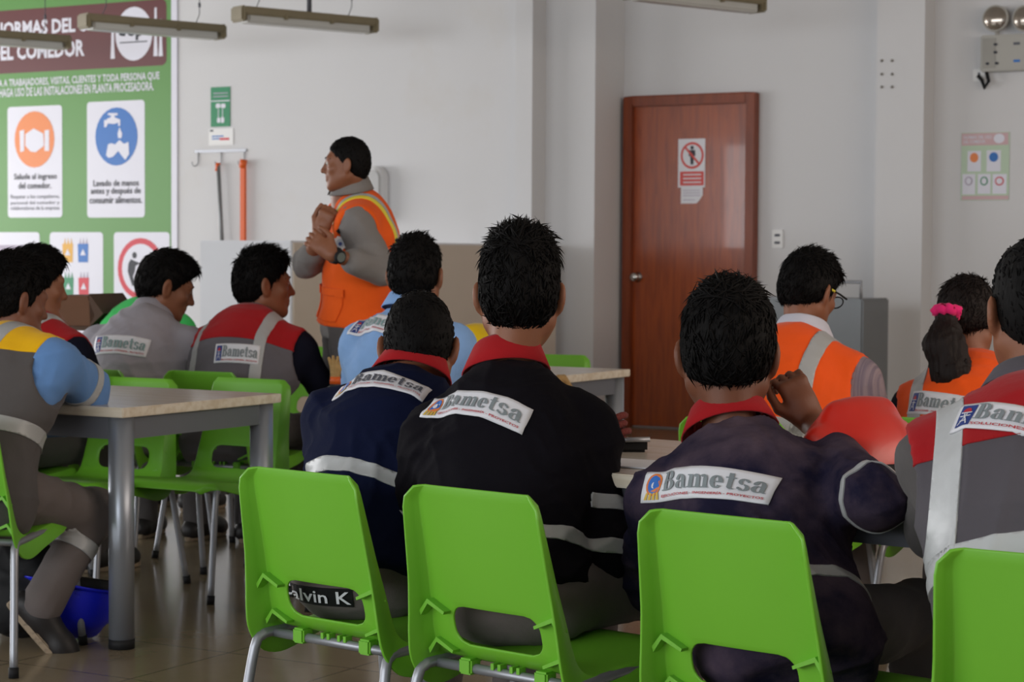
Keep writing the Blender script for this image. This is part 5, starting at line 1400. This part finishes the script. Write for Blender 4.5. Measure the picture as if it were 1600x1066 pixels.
# badge on the vest
bv = BVHTree.FromPolygons([p.M @ q.co for q in v.data.vertices], [tuple(f.vertices) for f in v.data.polygons])
def stick_on(px, py, r, m, name, lift, n=16, spikes=0, parent=None):
    h = bv.ray_cast(CAM, pray(px, py).normalized())
    if h[0] is None: print('badge miss', px, py); return None
    nn = (h[1]).normalized(); ex = Vector((0, 0, 1)).cross(nn).normalized(); ez = nn.cross(ex)
    vs = []
    for k in range(n):
        a = 2 * math.pi * k / n; rr = r * (1 - .16 * (k % 2 if spikes else 0)); vs.append(p.Mi @ (h[0] + ex * rr * math.cos(a) + ez * rr * math.sin(a) + nn * lift))
    vs2 = [q - (p.Mi.to_3x3() @ nn) * .006 for q in vs]
    mb = MB(); mb.add(vs + vs2, [tuple(range(n))] + [(i, (i + 1) % n, (i + 1) % n + n, i + n) for i in range(n)])
    return link(name, mb.mesh(name), m, parent or p.t)
bd = stick_on(531, 380, .030, M_patch, 'vest_badge', .006, 20, 1)
stick_on(531, 380, .017, mat('badge_grey', rgb(170, 182, 200), rough=.5), 'badge_disc', .008, 16, 0, bd); stick_on(531, 381, .008, M_pnavy, 'badge_figure', .010, 8, 0, bd)
stick_on(529, 361, .011, M_black, 'clip_on_tag', .006, 4)

# ---------------------------------------------------------------- empty chairs
def chair_back_px(px, py, yaw, label): return chair_px(px, py, yaw, label)
chair_px(394, 590, 210, 'empty lime chair facing the viewer behind the left table, near its right end')
chair_px(218, 589, 208, 'empty lime chair facing the viewer behind the left table, near its middle')
chair_px(866, 553, 200, 'empty lime chair behind the far table by the column')
chair_px(510, 541, 205, 'empty lime chair behind the red and grey vested worker, before the standing man')

# ---------------------------------------------------------------- hard hats and small things
def hard_hat(label, m, mw, flip=False, strap=False):
    t = thing('hard_hat', label, 'hard hat', mw)
    F_ = Field(); F_.el((0, 0, 0), (.112, .140, .150), .01); F_.rc((0, -.11, .075), (0, .11, .08), .028, .028, .03); F_.rc((0, -.06, .125), (0, .06, .128), .026, .026, .03)
    F_.plane((0, 0, .0), (0, 0, 1), .004); F_.el((0, 0, -.008), (.106, .134, .143), .004, None, 's')
    V, Q = F_.mesh(.005); V = relax(V, Q, 1); link('crown', np_mesh('crown', V, Q), m, t)
    n = 40; vs = []
    for (r, z) in ((0, .004), (.012, .006), (.022, .0)):
        for k in range(n):
            a = 2 * math.pi * k / n; e = max(0, math.sin(a)) ** 2 * .045 * (r / .022)
            vs.append(((.110 + r) * math.cos(a), (.138 + r) * math.sin(a) + e, z - e * .25))
    mb = MB(); mb.add(vs, [(i * n + k, i * n + (k + 1) % n, (i + 1) * n + (k + 1) % n, (i + 1) * n + k) for i in range(2) for k in range(n)], True)
    br = link('brim', mb.mesh('brim'), m, t); md = br.modifiers.new('t', 'SOLIDIFY'); md.thickness = .004
    if not strap:
        mb = MB(); mb.lathe([(.098, -.004), (.100, -.030), (.096, -.030), (.094, -.004)], 28, Matrix.Diagonal((1, 1.24, 1, 1)))
        link('head_band', mb.mesh('band'), M_black, t)
    if strap:
        mb = MB(); mb.lathe([(.1125, .008), (.118, .012), (.1165, .034), (.110, .036)], 36, Matrix.Diagonal((1, 1.25, 1, 1)))
        link('rubber_strap', mb.mesh('strap'), M_black, t)
        c_ = [(.121, .012 + .026 * math.cos(a), .022 + .019 * math.sin(a)) for a in [k * math.pi / 8 for k in range(17)]]
        link('strap_buckle', MB().tube(c_, .005, 6, False).mesh('buckle'), mat('buckle_grey', rgb(150, 146, 134), rough=.4), t)
    return t
M_hatr = mat('red_hat', rgb(190, 34, 22), rough=.32, spec=.5, var=.06, stain=rgb(190, 70, 56)[:3] + (.4,), sscale=9, smin=.5, smax=.8)
hp = pt(1342, 720, 4.22); hp.z = .752
hard_hat('red hard hat with black rubber strap on the table beside the dusty worker', M_hatr, Matrix.Translation(hp) @ Matrix.Rotation(math.radians(-52), 4, 'Z') @ Matrix.Scale(1.06, 4), strap=True)
hp = pt(742, 545, 8.25); hp.z = .775
hard_hat('yellow hard hat on the far table behind the light blue shirt', mat('yellow_hat', rgb(226, 190, 20), rough=.35), Matrix.Translation(hp) @ Matrix.Rotation(math.radians(-30), 4, 'Z'))
hp = ptz(128, 1000, .0); hp.z = .165
hard_hat('upturned blue hard hat lying on the floor behind the leftmost worker\'s shoe', mat('blue_hat', rgb(24, 34, 196), rough=.35), Matrix.Translation(hp) @ Matrix.Rotation(math.radians(-40), 4, 'Z') @ Matrix.Rotation(math.radians(180 - 12), 4, 'X'))

# underwear band showing through the slot of the leftmost front chair
jk = P7.parts['jacket']
def back_print(p, src, xa, xb, zc, h, body, mband, mtext):
    bvh = BVHTree.FromPolygons([q.co for q in src.data.vertices], [tuple(f.vertices) for f in src.data.polygons])
    W = xb - xa
    def on(x, z, l):
        hh = bvh.ray_cast(Vector((xa + x, -.6, zc + z)), Vector((0, 1, 0)), 1.0); return (hh[0] if hh[0] else Vector((xa + x, p.H.y + .02, zc + z))) + Vector((0, -l, 0))
    n = 20; vs = [on(W * i / n, z, .003) for z in (-h / 2, 0, h / 2) for i in range(n + 1)]
    me = bpy.data.meshes.new('waistband'); me.from_pydata(vs, [], [(j * (n + 1) + i, j * (n + 1) + i + 1, (j + 1) * (n + 1) + i + 1, (j + 1) * (n + 1) + i) for j in range(2) for i in range(n)]); me.update()
    wb_ = link('waistband', me, mband, p.t); md = wb_.modifiers.new('t', 'SOLIDIFY'); md.thickness = .003
    V, Fc = fit(text_polys(body, .012), W * .02, W * .98, -h * .34, h * .38)
    me = bpy.data.meshes.new('lettering'); me.from_pydata([on(x, z, .0075) for x, z in V], [], Fc); me.update(); link('lettering', me, mtext, wb_)
xl = P7.loc(pt(455, 945, P7.M.translation.y - .1)).x
back_print(P7, P7.parts['trousers'], xl - .058, xl + .135, .452, .042, 'Calvin K', M_black, M_paper)

# brown carton on its metal stand, left of the grey-shirted worker
cb = thing('cardboard_carton', 'dark brown open carton on a thin metal stand below the poster', 'box', trs(pt(128, 540, 9.6) * 1.0, 20))
cb.location.z = 0
zc = pt(128, 508, 9.6).z
M_card = mat('dark_card', rgb(104, 66, 42), rough=.7, var=.12, vscale=8); M_cardd = mat('dark_card_side', rgb(80, 56, 42), rough=.7, var=.12)
link('carton_body', MB().prism([(-.13, 0), (.13, 0), (.16, .05), (.12, .14), (-.11, .14), (-.16, .03)], -.14, .16).mesh('carton', .004), M_card, cb, Matrix.Translation((0, 0, zc)))
link('carton_flap', MB().prism([(.13, .0), (.20, .06), (.125, .15)], -.14, .16).mesh('flap'), M_cardd, cb, Matrix.Translation((0, 0, zc)))
link('stand_tray', MB().box(-.15, .15, -.15, .17, zc - .02, zc - .001).mesh('tray', .003), M_cardd, cb)
link('stand_post', MB().tube([(.03, -.12, 0), (.03, -.12, zc + .03)], .012, 10).mesh('post'), M_steel, cb)
link('stand_post', MB().tube([(-.03, .12, 0), (-.03, .12, zc - .02)], .012, 10).mesh('post'), M_steel, cb)
link('stand_foot', MB().box(-.16, .16, -.15, .15, 0, .02).mesh('foot', .004), M_steel, cb)

# things on the tables
hp = pt(1402, 757, 4.10); hp.z = .748
tg = tag(link('paper_sheet', MB().box(-.11, .11, -.15, .15, -.0025, .0).mesh('sheet'), M_paper, None, trs(hp, 40)), 'white paper sheet on the table under the red hard hat', 'paper')
hp = ptz(958, 724, .7425)
tag(link('paper_sheet', MB().box(-.12, .12, -.06, .10, -.0015, .0015).mesh('sheet'), M_paper, None, trs(hp, 30)), 'pale paper sheet on the table between the two navy workers', 'paper')
# rope harness with black buckle between the two middle workers
hp = ptz(962, 706, .74)
rp = thing('rope_harness', 'dark red braided rope with black clip on the table between the workers', 'rope', Matrix.Translation(hp))
M_rope = mat('red_rope', rgb(96, 30, 24), rough=.8, var=.3, vscale=60, bump=.6, bscale=160); M_tan = mat('tan_rope', rgb(176, 142, 92), rough=.85, var=.25, vscale=50, bump=.7, bscale=140)
def coil(c, r, h, turns, th, seed, sq=1.0):
    q = random.Random(seed); P = []
    for k in range(turns * 14 + 1):
        a = 2 * math.pi * k / 14; rr = r * (1 + .12 * math.sin(a * .37 + seed)); P.append((c[0] + rr * math.cos(a), c[1] + rr * sq * math.sin(a), c[2] + th + h * k / (turns * 14) + .004 * math.sin(a * 3 + seed)))
    return P
link('rope', MB().tube(coil((-.03, .03, 0), .055, .075, 4, .009, 3), .009, 7).mesh('rope'), M_rope, rp)
link('rope_end', MB().tube(coil((-.05, .0, 0), .03, .05, 2, .012, 5), .012, 7).mesh('rope_end'), M_tan, rp)
link('clip', MB().box(.0, .075, -.015, .03, .0, .03).mesh('clip', .006), M_black, rp)
link('clip_bar', MB().tube([(.01, -.024, .03), (.08, -.024, .032)], .006, 8).mesh('bar'), M_steel, rp)
# coil of tan rope hanging at the far table's end
hp = pt(905, 640, 7.55)
hp = T_C + fwd(30) * .12 + rgt(30) * .0; hp.z = .60
cr = thing('rope_coil', 'tan rope coil hung on the end of the far table', 'rope', trs(hp, 30))
pts = []
for k in range(71):
    a = 2 * math.pi * k / 14; pts.append((.02 + .006 * (k / 14), .08 * math.cos(a) + .01 * math.sin(k), .135 * math.sin(a) + .006 * math.sin(k * 1.7)))
link('rope', MB().tube(pts, .016, 7).mesh('rope'), M_tan, cr)
# work gloves hanging on the chair in front of the standing man
hp = pt(524, 575, 7.9)
gv = thing('work_glove', 'crumpled tan and orange work glove on the chair behind the vested worker', 'glove', Matrix.Translation(hp) @ Matrix.Scale(.62, 4))
Fg = Field(); Fg.rc((0, 0, -.06), (0, 0, 0), .03, .034, .02, ((0, 1, 0), 1.6))
for q, (x, l) in enumerate(((-.03, .06), (-.01, .07), (.012, .066), (.032, .05))): Fg.rc((x * .7, 0, 0), (x * 1.3, -.01, l), .012, .010, .006)
Fg.rc((.02, 0, -.03), (.055, -.01, .01), .013, .010, .01)
V, Q = Fg.mesh(.005); link('glove_body', np_mesh('glove', V, Q), M_tan, gv)
link('cuff', MB().tube([(0, 0, -.10), (0, 0, -.055)], [.036, .032], 12).mesh('cuff'), M_tool, gv)

# black backpack on the floor under the left table
hp = ptz(38, 1000, 0)
hp = pt(30, 930, 6.35)
bp = thing('backpack', 'black backpack on the floor behind the leftmost worker\'s legs', 'bag', trs(Vector((hp.x, hp.y, 0)), 20))
Fb = Field(); Fb.el((0, 0, .17), (.15, .10, .17), .03); Fb.el((0, -.08, .12), (.11, .05, .09), .03); Fb.plane((0, 0, .005), (0, 0, 1), .01)
V, Q = Fb.mesh(.009); V = V + v_normals(V, Q) * wrinkle(V, 9, .008, 1.5)[:, None]; link('pack', np_mesh('pack', V, Q), M_black, bp)
link('carry_loop', MB().tube([(-.04, .02, .32), (-.03, .02, .36), (.03, .02, .36), (.04, .02, .32)], .008, 8).mesh('loop'), M_black, bp)
